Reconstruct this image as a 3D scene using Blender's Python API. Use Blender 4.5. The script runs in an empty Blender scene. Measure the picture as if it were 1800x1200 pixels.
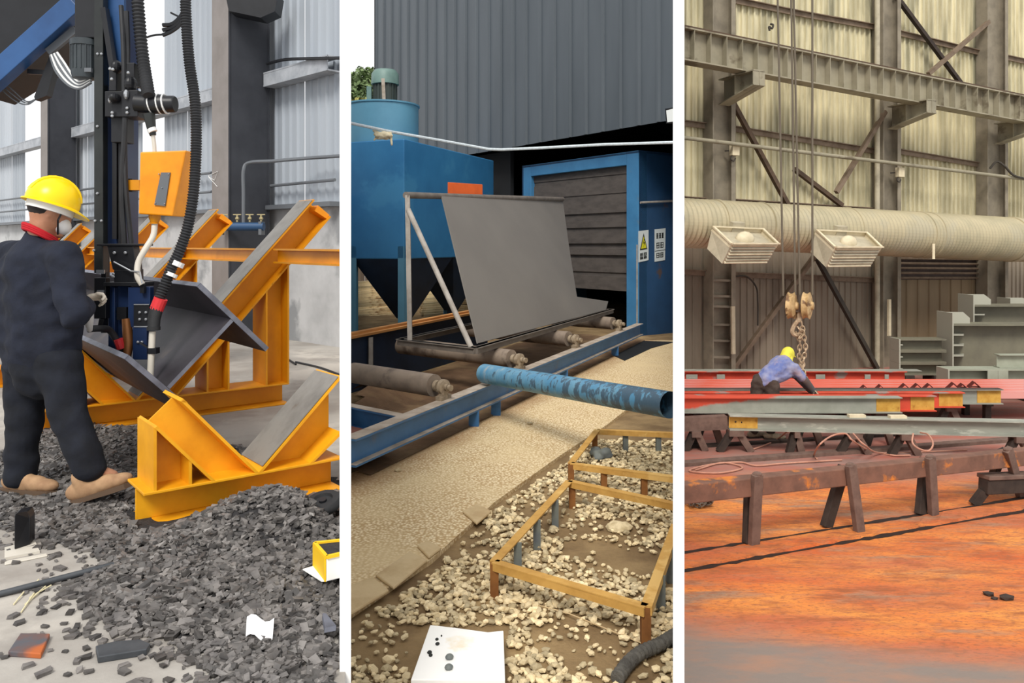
import bpy, math, random
import numpy as np
from mathutils import Vector as V3, Matrix, noise as mnoise

# ------------------------------------------------------------------ camera, sky, sun, exposure
SC = bpy.context.scene
COL = SC.collection
FPX, CX, HY, CZ = 1400.0, 900.0, 430.0, 1.6          # focal length and horizon in 1800x1200 pixels
cam_data = bpy.data.cameras.new('camera')
cam_data.sensor_width = 36.0
cam_data.lens = 36.0*FPX/1800.0
cam_data.shift_y = -(600.0-HY)/1800.0
cam_data.clip_start, cam_data.clip_end = 0.05, 400
cam = bpy.data.objects.new('camera', cam_data)
cam.location = (0, 0, CZ)
cam.rotation_euler = (math.pi/2, 0, 0)
COL.objects.link(cam)
SC.camera = cam

world = bpy.data.worlds.new('overcast_sky')
SC.world = world
world.use_nodes = True
wn = world.node_tree
wn.nodes['Background'].inputs['Color'].default_value = (0.97, 0.98, 1.0, 1)
wn.nodes['Background'].inputs['Strength'].default_value = 0.92

sun_data = bpy.data.lights.new('hazy_sun', 'SUN')
sun_data.energy = 2.5
sun_data.angle = math.radians(20)
sun_data.color = (1.0, 0.965, 0.90)
sun = bpy.data.objects.new('hazy_sun', sun_data)
sun.rotation_euler = (math.radians(43), 0, math.radians(-10))
COL.objects.link(sun)

SC.view_settings.view_transform = 'Standard'
SC.view_settings.look = 'None'
SC.view_settings.gamma = 1.0
SC.view_settings.use_curve_mapping = False
SC.view_settings.exposure = 0.2

# ------------------------------------------------------------------ helpers
R = random.Random(7)
ORIG = {}
ZA, ZB, ZC = 0.26, -0.2, -1.5                       # floor heights of the three bays

def P(px, py, Y):
    return V3(((px-CX)*Y/FPX, Y, CZ-(py-HY)*Y/FPX))
def F(px, py, z):
    Y = FPX*(CZ-z)/(py-HY)
    return V3(((px-CX)*Y/FPX, Y, z))
class Wall:
    """vertical plane through a floor point along a horizontal direction; at() puts a feature on it"""
    def __init__(s, p, d):
        s.p = V3((p[0], p[1], 0)); s.d = V3((d[0], d[1], 0)).normalized()
        s.n = V3((s.d.y, -s.d.x, 0))
        if s.n.y > 0: s.n = -s.n
    def s_at(s, px, off=0.0):
        k = (px-CX)/FPX; q = s.p+s.n*off
        return (k*q.y-q.x)/(s.d.x-k*s.d.y)
    def at(s, px, py, off=0.0):
        q = s.p+s.n*off+s.d*s.s_at(px, off)
        return V3((q.x, q.y, CZ-(py-HY)*q.y/FPX))
    def xy(s, t, off=0.0, z=0.0):
        q = s.p+s.n*off+s.d*t
        return V3((q.x, q.y, z))
def plane_hit(px, py, a, b, c):
    n = (b-a).cross(c-a); o = V3((0, 0, CZ)); d = V3(((px-CX)/FPX, 1, -(py-HY)/FPX))
    return o+d*(n.dot(a-o)/n.dot(d))

def basis(d, up=(0, 0, 1)):
    d = V3(d).normalized(); up = V3(up)
    s = d.cross(up)
    if s.length < 1e-5: s = d.cross(V3((1, 0, 0)))
    s.normalize(); u = s.cross(d).normalized()
    return d, s, u

class G:
    def __init__(s): s.v = []; s.f = []
    def add(s, vs, fs):
        b = len(s.v); s.v += [tuple(x) for x in vs]; s.f += [tuple(i+b for i in f) for f in fs]; return s
    def hexa(s, c):                                  # 8 corners: 4 below, 4 above
        return s.add(c, [(3, 2, 1, 0), (4, 5, 6, 7), (0, 1, 5, 4), (1, 2, 6, 5), (2, 3, 7, 6), (3, 0, 4, 7)])
    def box(s, x0, x1, y0, y1, z0, z1):
        return s.hexa([(x0, y0, z0), (x1, y0, z0), (x1, y1, z0), (x0, y1, z0), (x0, y0, z1), (x1, y0, z1), (x1, y1, z1), (x0, y1, z1)])
    def obox(s, c, a, b, d):                         # centre and three half-axis vectors
        c, a, b, d = V3(c), V3(a), V3(b), V3(d)
        return s.hexa([c-a-b-d, c+a-b-d, c+a+b-d, c-a+b-d, c-a-b+d, c+a-b+d, c+a+b+d, c-a+b+d])
    def bar(s, p, q, w, h, up=(0, 0, 1)):            # w across, h along up
        p, q = V3(p), V3(q); d, sd, u = basis(q-p, up)
        return s.obox((p+q)/2, (q-p)/2, sd*(w/2), u*(h/2))
    def prism(s, poly, ext):
        poly = [V3(x) for x in poly]; e = V3(ext); n = len(poly)
        return s.add(poly+[x+e for x in poly], [tuple(range(n-1, -1, -1)), tuple(range(n, 2*n))]+[(i, (i+1) % n, n+(i+1) % n, n+i) for i in range(n)])
    def tube(s, pts, r, n=10, cap=True):
        pts = [V3(p) for p in pts]; m = len(pts)
        rr = r if isinstance(r, (list, tuple)) else [r]*m
        up = V3((0.13, 0.21, 0.97)); rings = []
        sd = None
        for i in range(m):
            d = (pts[min(i+1, m-1)]-pts[max(i-1, 0)]).normalized()
            if sd is None:
                sd = d.cross(up)
                if sd.length < .1: sd = d.cross(V3((1, 0, 0)))
            sd = (sd-d*sd.dot(d)).normalized(); u = sd.cross(d)
            rings.append([pts[i]+(sd*math.cos(2*math.pi*k/n)+u*math.sin(2*math.pi*k/n))*rr[i] for k in range(n)])
        vs = [v for rg in rings for v in rg]
        fs = [(i*n+k, i*n+(k+1) % n, (i+1)*n+(k+1) % n, (i+1)*n+k) for i in range(m-1) for k in range(n)]
        if cap: fs += [tuple(range(n-1, -1, -1)), tuple((m-1)*n+k for k in range(n))]
        return s.add(vs, fs)
    def cyl(s, p, q, r, n=20): return s.tube([p, q], r, n)
    def lathe(s, prof, o, ax, n=24):                 # prof: (radius, height along ax)
        o = V3(o); d, sd, u = basis(ax, (0.1, 0.9, 0.3)); m = len(prof)
        vs = [o+d*h+(sd*math.cos(2*math.pi*k/n)+u*math.sin(2*math.pi*k/n))*max(r, 1e-4) for r, h in prof for k in range(n)]
        fs = [(i*n+k, i*n+(k+1) % n, (i+1)*n+(k+1) % n, (i+1)*n+k) for i in range(m-1) for k in range(n)]
        fs += [tuple(range(n-1, -1, -1)), tuple((m-1)*n+k for k in range(n))]
        return s.add(vs, fs)
    def ell(s, c, a, b, d, n=14, m=9):               # ellipsoid, three half-axis vectors
        c, a, b, d = V3(c), V3(a), V3(b), V3(d)
        vs = [c+d]+[c+d*math.cos(math.pi*i/m)+(a*math.cos(2*math.pi*k/n)+b*math.sin(2*math.pi*k/n))*math.sin(math.pi*i/m) for i in range(1, m) for k in range(n)]+[c-d]
        fs = [(0, 1+k, 1+(k+1) % n) for k in range(n)]
        fs += [(1+i*n+k, 1+(i+1)*n+k, 1+(i+1)*n+(k+1) % n, 1+i*n+(k+1) % n) for i in range(m-2) for k in range(n)]
        e = 1+(m-2)*n
        return s.add(vs, fs+[(e+k, len(vs)-1, e+(k+1) % n) for k in range(n)])
    def caps(s, p, q, r1, r2, n=14):                 # tapered capsule
        p, q = V3(p), V3(q); d = (q-p).normalized(); L = (q-p).length
        pr = [(r1*math.sin(t), -r1*math.cos(t)) for t in (.02, .4, .8, 1.2)]+[(r1, 0)]+[(r1+(r2-r1)*t, L*t) for t in (.33, .66)]+[(r2, L)]+[(r2*math.cos(t), L+r2*math.sin(t)) for t in (.4, .8, 1.2, 1.55)]
        return s.lathe(pr, p, d, n)
    def ibeam(s, p, q, h, b, tf=.014, tw=.01, up=(0, 0, 1), side=0.0):   # p, q on the centre line
        p, q = V3(p), V3(q); d, sd, u = basis(q-p, up)
        for k in (1, -1):
            c = u*(k*(h-tf)/2); s.obox((p+q)/2+c, (q-p)/2, sd*(b/2), u*(tf/2))
        s.obox((p+q)/2+sd*side, (q-p)/2, sd*(tw/2), u*(h/2-tf))
        return s
    def sheet(s, w, t0, t1, zf0, zf1, off, pitch, rib, depth, flat=.6):
        """trapezoid-ribbed cladding along a Wall; zf0/zf1 give the lower and upper edge at t"""
        ts = []; t = t0; k = 0
        while t < t1-1e-4:
            for dt, o in ((0, 0), (pitch*flat, 0), (pitch*flat+rib*.25, depth), (pitch*flat+rib*.75, depth)):
                if t+dt < t1: ts.append((t+dt, o))
            t += pitch
        ts.append((t1, 0))
        vs = []; fs = []
        for tt, o in ts:
            vs += [w.xy(tt, off+o, zf0(tt)), w.xy(tt, off+o, zf1(tt))]
        n = len(ts)
        vs += [V3(v)-w.n*.004 for v in vs]
        for i in range(n-1):
            fs += [(2*i, 2*i+2, 2*i+3, 2*i+1), (2*n+2*i, 2*n+2*i+1, 2*n+2*i+3, 2*n+2*i+2)]
        return s.add(vs, fs)
    def build(s, name, m, parent=None, smooth=False, bevel=0, label=None, cat=None, group=None, kind=None):
        me = bpy.data.meshes.new(name)
        if parent is None:
            a = np.array(s.v); mn, mx = a.min(0), a.max(0)
            o = V3(((mn[0]+mx[0])/2, (mn[1]+mx[1])/2, mn[2]))
        else: o = ORIG[parent.name]
        me.from_pydata([(x[0]-o.x, x[1]-o.y, x[2]-o.z) for x in s.v], [], s.f)
        me.materials.append(m); me.update()
        if smooth:
            me.polygons.foreach_set('use_smooth', [True]*len(me.polygons))
            me.set_sharp_from_angle(angle=math.radians(42))
        ob = bpy.data.objects.new(name, me); COL.objects.link(ob)
        if parent is None: ob.location = o
        else: ob.parent = parent
        ORIG[ob.name] = o
        if bevel:
            b = ob.modifiers.new('edge', 'BEVEL'); b.width = bevel; b.segments = 2; b.limit_method = 'ANGLE'
        tag(ob, label, cat, group, kind)
        return ob
def tag(o, label=None, cat=None, group=None, kind=None):
    for k, v in (('label', label), ('category', cat), ('group', group), ('kind', kind)):
        if v: o[k] = v
    return o
def thing(name, loc, label, cat, group=None, kind=None):
    o = bpy.data.objects.new(name, None); COL.objects.link(o); o.location = loc; o.empty_display_size = .1
    ORIG[o.name] = V3(loc)
    return tag(o, label, cat, group, kind)
def copy_tree(src, shift, label=None):
    """a thing with its parts and sub-parts, moved"""
    def cp(o, par):
        c = o.copy(); COL.objects.link(c)
        if par is not None: c.parent = par
        ORIG[c.name] = ORIG[o.name]+V3(shift)
        for ch in o.children: cp(ch, c)
        return c
    c = cp(src, None); c.location = src.location+V3(shift)
    if label: c['label'] = label
    return c
def lerp(a, b, t): return a+(b-a)*t
def curve(pts, n=12):
    """Catmull-Rom through the points"""
    pts = [V3(p) for p in pts]; q = [pts[0]*2-pts[1]]+pts+[pts[-1]*2-pts[-2]]; out = []
    for i in range(1, len(q)-2):
        a, b, c, d = q[i-1:i+3]
        for k in range(n):
            t = k/n
            out.append(.5*((2*b)+(c-a)*t+(2*a-5*b+4*c-d)*t*t+(3*b-a-3*c+d)*t**3))
    return out+[pts[-1]]
def ribbed(pts, r, pitch, amp, n=12):
    """a corrugated hose along a path"""
    g = G(); L = [0]
    for a, b in zip(pts, pts[1:]): L.append(L[-1]+(b-a).length)
    k = max(4, int(L[-1]/pitch)*2); path = []; rr = []; j = 0
    for i in range(k+1):
        s = L[-1]*i/k
        while j < len(L)-2 and L[j+1] < s: j += 1
        path.append(pts[j].lerp(pts[j+1], (s-L[j])/max(1e-6, L[j+1]-L[j]))); rr.append(r+(amp if i % 2 else -amp))
    return g.tube(path, rr, n)

def lin(h, g=1.0):
    h = h.lstrip('#'); c = [int(h[i:i+2], 16)/255 for i in (0, 2, 4)]
    return tuple((x/12.92 if x <= .04045 else ((x+.055)/1.055)**2.4)*g for x in c)+(1,)
def mat(name, c1, c2=None, rough=.6, metal=0.0, scale=6.0, stretch=(1, 1, 1), lo=.4, hi=.65, bump=0.0, bscale=None, c3=None, s3=2.0, lo3=.55, hi3=.62, island=0.0, detail=6, g=1.0, spec=.4, extra=None):
    m = bpy.data.materials.new(name); m.use_nodes = True
    nt = m.node_tree; N = nt.nodes; L = nt.links
    b = N['Principled BSDF']; b.inputs['Roughness'].default_value = rough; b.inputs['Metallic'].default_value = metal
    b.inputs['Specular IOR Level'].default_value = spec
    tc = N.new('ShaderNodeTexCoord'); mp = N.new('ShaderNodeMapping'); mp.inputs['Scale'].default_value = stretch
    L.new(tc.outputs['Object'], mp.inputs['Vector'])
    def noise(sc, d=detail):
        n = N.new('ShaderNodeTexNoise'); n.inputs['Scale'].default_value = sc; n.inputs['Detail'].default_value = d; n.inputs['Roughness'].default_value = .6
        L.new(mp.outputs['Vector'], n.inputs['Vector']); return n
    def ramp(n, lo, hi):
        r = N.new('ShaderNodeMapRange'); r.inputs['From Min'].default_value = lo; r.inputs['From Max'].default_value = hi
        L.new(n.outputs[0], r.inputs['Value']); return r.outputs['Result']
    def mix(f, a, c):
        x = N.new('ShaderNodeMix'); x.data_type = 'RGBA'
        if isinstance(f, float): x.inputs['Factor'].default_value = f
        else: L.new(f, x.inputs['Factor'])
        for so, v in ((x.inputs['A'], a), (x.inputs['B'], c)):
            if isinstance(v, tuple): so.default_value = v
            else: L.new(v, so)
        return x.outputs['Result']
    col = lin(c1, g)
    if c2: col = mix(ramp(noise(scale), lo, hi), col, lin(c2, g))
    if c3: col = mix(ramp(noise(s3), lo3, hi3), col, lin(c3, g))
    if extra: col = extra(N, L, mp, mix, noise, ramp, col)
    if island:
        ge = N.new('ShaderNodeNewGeometry'); oi = N.new('ShaderNodeObjectInfo'); ad = N.new('ShaderNodeMath'); ad.operation = 'ADD'
        L.new(ge.outputs['Random Per Island'], ad.inputs[0]); L.new(oi.outputs['Random'], ad.inputs[1])
        fr = N.new('ShaderNodeMath'); fr.operation = 'FRACT'; L.new(ad.outputs[0], fr.inputs[0])
        hs = N.new('ShaderNodeHueSaturation'); mr = N.new('ShaderNodeMapRange')
        mr.inputs['To Min'].default_value = 1-island; mr.inputs['To Max'].default_value = 1+island
        L.new(fr.outputs[0], mr.inputs['Value']); L.new(mr.outputs['Result'], hs.inputs['Value'])
        if isinstance(col, tuple): hs.inputs['Color'].default_value = col
        else: L.new(col, hs.inputs['Color'])
        col = hs.outputs['Color']
    if isinstance(col, tuple): b.inputs['Base Color'].default_value = col
    else: L.new(col, b.inputs['Base Color'])
    if bump:
        bn = noise(bscale or scale*2); bu = N.new('ShaderNodeBump'); bu.inputs['Strength'].default_value = bump; bu.inputs['Distance'].default_value = .02
        L.new(bn.outputs[0], bu.inputs['Height']); L.new(bu.outputs['Normal'], b.inputs['Normal'])
    return m

def remesh(g, name, m, parent, vox, smooth=6, label=None, folds=0.0):
    """union of overlapping solids as one continuous skin"""
    ob = g.build(name, m, parent, label=label)
    r = ob.modifiers.new('r', 'REMESH'); r.mode = 'VOXEL'; r.voxel_size = vox; r.use_smooth_shade = True
    s = ob.modifiers.new('s', 'SMOOTH'); s.iterations = smooth; s.factor = .5
    dg = bpy.context.evaluated_depsgraph_get()
    me = bpy.data.meshes.new_from_object(ob.evaluated_get(dg)); me.name = name
    ob.modifiers.clear(); ob.data = me
    if folds:                                        # cloth folds along the surface normal
        nn = [v.normal.copy() for v in me.vertices]; cc = []
        for v, nv in zip(me.vertices, nn):
            p = v.co; a = mnoise.noise(V3((p.x*7, p.y*7, p.z*15+3*p.x))); b = 1-abs(mnoise.noise(V3((p.x*5+9, p.y*5, p.z*9-4*p.x))))*2
            cc += list(p+nv*(folds*(.7*a+.5*b-.3)))
        me.vertices.foreach_set('co', cc)
        me.update()
    me.polygons.foreach_set('use_smooth', [True]*len(me.polygons))
    if not me.materials: me.materials.append(m)
    return ob

# ------------------------------------------------------------------ materials
M = {}
def D(k, *a, **kw): M[k] = mat(k, *a, **kw)
D('white_paint', '#f6f6f5', rough=.7)
D('concrete_pale', '#aaa59e', '#938d86', scale=2.2, c3='#b9b3aa', s3=.9, bump=.15, bscale=30, rough=.85)
D('wall_concrete', '#c0c1c2', '#a9aaab', scale=1.6, bump=.1, rough=.85, c3='#8e9092', s3=.7)
D('clad_grey', '#a6adb5', '#969da6', scale=1.5, stretch=(1, 1, .1), rough=.45)
D('clad_grey_light', '#b5bbc2', '#a4abb3', scale=1.5, stretch=(1, 1, .1), rough=.5)
D('column_dark', '#3b3d43', '#303238', scale=2, rough=.55)
D('column_pale', '#857f7c', '#77716d', scale=2, rough=.6)
D('girt_grey', '#a9adb3', '#8d9299', scale=4, rough=.5)
D('yellow_steel', '#dc930f', '#c27c0c', scale=3, lo=.45, hi=.75, c3='#8f5a17', s3=5, lo3=.66, hi3=.8, rough=.45, bump=.05)
D('yellow_bright', '#f0ac1c', '#d9940f', scale=3, c3='#8a6224', s3=6, lo3=.68, hi3=.8, rough=.45)
D('bare_steel', '#8d8983', '#77736e', scale=5, c3='#5f4a36', s3=7, lo3=.62, hi3=.8, rough=.5, metal=.2)
D('mill_plate', '#37333a', '#2a272b', scale=3, rough=.5, c3='#47403f', s3=2, spec=.25)
D('mill_edge', '#757884', '#5d5f69', scale=9, rough=.5, metal=.3)
D('navy', '#1c3054', '#16264a', scale=4, rough=.38)
D('blue_beam', '#2f5688', '#284a78', scale=3, rough=.4)
D('black_metal', '#1c1d21', '#141519', scale=5, rough=.4)
D('dark_rail', '#2b2e2d', '#1f2223', scale=5, rough=.35)
D('motor_grey', '#3d4448', '#33393d', rough=.45)
D('hose_black', '#2c2d30', '#232427', rough=.6)
D('hose_white', '#cfc9bd', rough=.5)
D('zip_white', '#e4e4e2', rough=.5)
D('bolt_steel', '#b9bcc0', rough=.3, metal=.7)
D('orange_box', '#f29a16', '#e08a10', scale=5, rough=.4, c3='#b86c10', s3=7, lo3=.66, hi3=.85)
D('red_tape', '#d6353a', rough=.5)
D('copper', '#8a5a34', rough=.4, metal=.5)
D('pipe_blue', '#2b4a6d', rough=.45)
D('pipe_grey', '#63676c', rough=.45)
D('brass', '#b3a67f', rough=.4, metal=.5)
D('navy_cloth', '#1c2130', '#141824', scale=9, rough=.9, bump=.3, bscale=14)
D('navy_trousers', '#141823', '#0e1119', scale=9, rough=.9, bump=.3, bscale=12)
D('skin', '#b9866a', '#a97659', scale=12, rough=.55)
D('helmet_yellow', '#f7cf06', rough=.3)
D('red_collar', '#b3121f', rough=.8)
D('glove_white', '#d8cfc0', '#bfb4a3', scale=20, rough=.9, bump=.3, bscale=80)
D('shoe_tan', '#b08d6a', '#967456', scale=12, rough=.8)
D('shoe_sole', '#5d4a3a', rough=.8)
D('mask_white', '#e2e0de', rough=.8)
D('hair_dark', '#2a2422', rough=.8)
D('slag', '#6d6966', '#4e4b4a', scale=14, rough=.5, island=.62, g=1.0)
D('slag_bed', '#3a3839', '#2b2a2b', scale=40, rough=.85, bump=.8, bscale=60)
D('paper', '#f2f2f4', rough=.8)
D('rust_orange', '#b5602f', '#7d4426', scale=8, rough=.8)
D('slab_steel', '#4d5054', '#3e4145', scale=8, rough=.5, metal=.2)
D('carton_yellow', '#f3c21c', rough=.6)
D('carton_white', '#f5f4f0', rough=.6)
D('straw', '#d9cfa8', rough=.8)
D('rubber', '#2c2d2f', '#232426', scale=12, rough=.7)
# ================================================================== shared structure
def ray_xy(px, Y): return ((px-CX)*Y/FPX, Y)
def pxof(p): return CX+FPX*p[0]/p[1]
G().box(-70, 70, -6, 120, -1.9, -1.62).build('ground', M['concrete_pale'], kind='structure')
def partition(name, px0, px1, yfar):
    g = G(); Yn = 2.5
    (x0, _), (x1, _) = ray_xy(px0, Yn), ray_xy(px1, Yn)
    k = ((px0+px1)/2-CX)/FPX; dx = k*(yfar-Yn)
    g.hexa([(x0, Yn, -1.62), (x1, Yn, -1.62), (x1+dx, yfar, -1.62), (x0+dx, yfar, -1.62), (x0, Yn, 2.6), (x1, Yn, 2.6), (x1+dx, yfar, 2.6), (x0+dx, yfar, 2.6)])
    g.build(name, M['white_paint'], kind='structure')
partition('wall_left', 597, 617, 24.0)
partition('wall_right', 1183, 1203, 24.0)

# ================================================================== LEFT BAY: welding station
WA = Wall((-2.25, 10.4), (.729, -.684))
tR, tL = WA.s_at(600), WA.s_at(-40)
def fan(pxl, pxr, y0, pts_far, z, depth):
    a, b = ray_xy(pxl, y0), ray_xy(pxr, y0)
    return G().prism([(a[0], a[1], z)]+[(b[0], b[1], z)]+[(q[0], q[1], z) for q in pts_far], (0, 0, -depth))
fan(-60, 607, 2.2, [WA.xy(WA.s_at(607)), WA.xy(WA.s_at(-60))], ZA, .3).build('floor_left', M['concrete_pale'], kind='structure')
SILL = 2.10
wl = G()
a, b = WA.xy(tL), WA.xy(tR)
wl.prism([a, b, WA.xy(tR-.45)-WA.n*.25, a-WA.n*.25], (0, 0, SILL))
wl.v = [(x, y, z if z > .5 else ZA) for x, y, z in wl.v]
wallA = wl.build('wall_back_left', M['wall_concrete'], kind='structure')
G().bar(WA.xy(tL, .03, SILL+.03), WA.xy(tR, .03, SILL+.03), .3, .06).build('sill', M['pipe_grey'], wallA)
cuts = [tL, WA.s_at(42), WA.s_at(76), WA.s_at(248), WA.s_at(287), tR]
for lo, hi in ((0, 1), (2, 3), (4, 5)):
    n = max(1, round((cuts[hi]-cuts[lo])/.95)); w = (cuts[hi]-cuts[lo])/n
    for i in range(n):
        t = cuts[lo]+i*w
        G().sheet(WA, t+.006, t+w-.006, lambda t: SILL+.06, lambda t: 8.3, -.02-.006*(i % 2), .19, .05, .028, .7).build('cladding_sheet', M['clad_grey' if hi == 5 or i % 2 else 'clad_grey_light'], wallA)
def hcol(pxl, pxm, pxr, zt, mdark, mpale, z0, back=.12):
    t1 = WA.s_at(pxr, back); o = back
    while pxof(WA.xy(t1, o)) > pxm and o < 2: o += .01
    t0 = WA.s_at(pxl, o); tm = (t0+t1)/2
    Z = lambda p, z: V3((p.x, p.y, z))
    g = G()
    for oo in (o-.02, back):
        q = [WA.xy(t0, oo), WA.xy(t1, oo), WA.xy(t1, oo+.02), WA.xy(t0, oo+.02)]
        g.prism([Z(x, z0) for x in q], (0, 0, zt-z0))
    q = [WA.xy(t1-.03, back), WA.xy(t1-.015, back), WA.xy(t1-.015, o-.02), WA.xy(t1-.03, o-.02)]
    g.prism([Z(x, z0) for x in q], (0, 0, zt-z0))
    c = g.build('column', mdark, wallA)
    q = [WA.xy(t0, o), WA.xy(t1-.005, o), WA.xy(t1-.005, o+.004), WA.xy(t0, o+.004)]
    G().prism([Z(x, z0) for x in q], (0, 0, zt-z0)).build('flange_face', mpale, c)  # paler plate paints the lit face onto the dark column
    return o, t0, t1
o1, ta, tb = hcol(373, 403, 474, 8.3, M['column_dark'], M['column_pale'], ZA)
o2, tc_, td = hcol(72, 84, 134, 8.3, M['column_dark'], M['column_pale'], ZA)
gz = 1.6+327*10.4/1400
for t0, t1 in ((tL, tc_), (td, ta), (tb, tR)):
    g = G(); g.bar(WA.xy(t0, .12, gz), WA.xy(t1, .12, gz), .2, .02); g.bar(WA.xy(t0, .21, gz-.09), WA.xy(t1, .21, gz-.09), .012, .2); g.bar(WA.xy(t0, .12, gz-.18), WA.xy(t1, .12, gz-.18), .2, .02)
    g.build('girt', M['girt_grey'], wallA)
for z in (2.44, 2.74):
    for t0, t1 in ((tL, WA.s_at(372, .1)),) + (((tb, tR),) if z < 2.6 else ()):
        G().cyl(WA.xy(t0, .1, z), WA.xy(t1, .1, z), .022, 8).build('rail', M['pipe_grey'], wallA)
G().tube(curve([WA.at(470, 112, .25), WA.at(500, 105, .25), WA.at(540, 103, .25), WA.at(599, 102, .25)]), .022, 8).build('black_cable', M['black_metal'], label='black cable sagging above the pale girt right of the dark column', cat='cable')
ym = WA.xy((ta+tb)/2, o1).y-.25
mf = thing('pipe_manifold', P(424, 398, ym), 'short blue pipe header with four brass valves and a grey riser on the dark column', 'pipe')
G().cyl(P(384, 398, ym), P(464, 398, ym-.05), .055, 14).build('header', M['pipe_blue'], mf, smooth=True)
for px in (394, 417, 439, 459):
    g = G(); g.cyl(P(px, 390, ym), P(px, 378, ym), .014, 8); g.ell(P(px, 384, ym), (.03, 0, 0), (0, .03, 0), (0, 0, .025), 8, 6); g.bar(P(px-7, 377, ym), P(px+7, 377, ym), .02, .014)
    g.build('valve', M['brass'], mf)
G().tube(curve([P(428, 396, ym), P(428, 340, ym), P(428, 300, ym), P(438, 286, ym), WA.at(480, 283, .5), WA.at(540, 278, .2), WA.at(599, 274, .15)]), .024, 8).build('riser', M['pipe_grey'], mf, smooth=True)
for px in (388, 460): G().obox(P(px, 401, ym-.01), (.02, 0, 0), (0, .08, 0), (0, 0, .09)).build('clamp', M['pipe_grey'], mf)
g = G(); yh = WA.xy(ta, o1).y-.5
g.prism([P(396, -10, yh), P(488, -10, yh), P(483, 20, yh), P(458, 31, yh), P(402, 19, yh)], (0, .3, 0))
g.build('lamp_hood', M['black_metal'], label='black hood at the very top in front of the dark column', cat='lamp')

ck_ = lambda px, py: WA.at(px, py, o1+.012)
G().tube([ck_(366, 309), ck_(383, 301), ck_(377, 317), ck_(366, 310), ck_(382, 328)], .004, 5).build('chalk_mark', M['zip_white'], label='white chalk triangle drawn on the pale column face', cat='mark')
# ---- V trestles
U3, VV = V3((.779, .627, 0)), V3((-.627, .779, 0))
T1, PITCH, ZT = V3((-1.29, 4.06, 0)), 2.42, .44
def S(n, a, b, z): 
    q = T1+VV*(PITCH*n)+U3*a+VV*b
    return V3((q.x, q.y, ZT+z))
def sec(g, n, poly, b0, b1): return g.prism([S(n, a, b0, z) for a, z in poly], VV*(b1-b0))
FW = .3
def trestle(n, a0, a1, amax, posts, label, mm, t=1.09):
    th = thing('v_trestle', S(n, .1, .15, -.18), label, 'trestle', 'yellow V trestles under the steel beam')
    y = M[mm]
    g = G(); g.ibeam(S(n, a0, .15, -.09), S(n, a1, .15, -.09), .18, FW); g.build('base_beam', y, th, bevel=.003)
    g = G(); sec(g, n, [(0, 0), (-.368, .415), (-.379, .406), (-.019, 0)], 0, FW); sec(g, n, [(-.501, .297), (-.49, .307), (-.219, 0), (-.238, 0)], 0, FW)
    sec(g, n, [(-.019, 0), (-.379, .406), (-.49, .307), (-.219, 0)], .145, .157)
    la = g.build('short_arm', y, th)
    f = min(amax, 1.42); ft = f*t
    g = G()
    if amax >= 1.42:
        sec(g, n, [(0, 0), (1.42, 1.55), (1.43, 1.541), (.019, 0)], 0, FW)
        sec(g, n, [(.299, 0), (.28, 0), (1.572, 1.41), (1.582, 1.401)], 0, FW)
        sec(g, n, [(.019, 0), (1.43, 1.541), (1.572, 1.41), (.28, 0)], .145, .157)
    else:
        sec(g, n, [(0, 0), (f, ft), (f, ft-.021), (.019, 0)], 0, FW)
        sec(g, n, [(.299, 0), (.28, 0), (f, ft-.305), (f, ft-.326)], 0, FW)
        sec(g, n, [(.019, 0), (f, ft-.021), (f, ft-.305), (.28, 0)], .145, .157)
    ra = g.build('long_arm', y, th)
    g = G(); sec(g, n, [(.02, .026), (f-.01, ft+.0-.006), (f-.013, ft-.003), (.017, .029)], .004, FW-.004)
    g.build('bare_face', M['bare_steel'], ra, label='bare grey steel upper face')
    for p0, p1, fn in posts:
        g = G()
        sec(g, n, [(p0, 0), (p0+.014, 0), (p0+.014, fn(p0+.014)), (p0, fn(p0))], 0.004, FW-.004)
        sec(g, n, [(p1-.014, 0), (p1, 0), (p1, fn(p1)), (p1-.014, fn(p1-.014))], 0.004, FW-.004)
        sec(g, n, [(p0+.014, 0), (p1-.014, 0), (p1-.014, fn(p1-.014)), (p0+.014, fn(p0+.014))], .145, .157)
        g.build('post', y, th)
    return th
und_l = lambda a: -1.128*a-.268
und_r = lambda a: 1.09*a-.327
t1 = trestle(0, -.55, .47, .455, [(-.505, -.33, und_l)], 'nearest yellow V trestle, its left foot among the dark chips', 'yellow_bright', .98)
g = G(); sec(g, 0, [(-.372, .421), (-.35, .397), (-.385, .409)], -.0, FW); g.build('cap_plate', M['yellow_bright'], t1)
proto = trestle(1, -.68, 1.2, 9, [(-.505, -.33, und_l), (.52, .7, und_r), (1.0, 1.2, und_r)], 'second yellow V trestle, behind the working man, with tall post at the right', 'yellow_steel')
g = G(); g.ibeam(S(1, 1.1, .16, 1.067), S(2, 1.1, .14, 1.067), .12, .09); g.build('tie_beam', M['yellow_steel'], proto)
g = G(); sec(g, 1, [(1.44, 1.45), (1.47, 1.5), (1.575, 1.42), (1.55, 1.385)], .02, .14); g.build('end_tab', M['orange_box'], proto)
for k, lab in enumerate(['third yellow V trestle, its long arm ending by the blue pipe header', 'fourth yellow V trestle, half hidden behind the orange box', 'fifth yellow V trestle, just left of the dark welding column', 'sixth yellow V trestle, behind the yellow helmet', 'farthest yellow V trestle at the left edge']):
    copy_tree(proto, VV*(PITCH*(k+1)), lab)
q = S(1, 1.1, .14, 1.067); e = 0.0
while pxof(q-VV*e) < 602: e += .02
tb_ = G(); tb_.ibeam(q-VV*.15, q-VV*e, .12, .09)
tb_.build('tie_beam', M['yellow_steel'], label='yellow tie beam running right from the tall post past the concrete wall', cat='beam')

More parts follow.
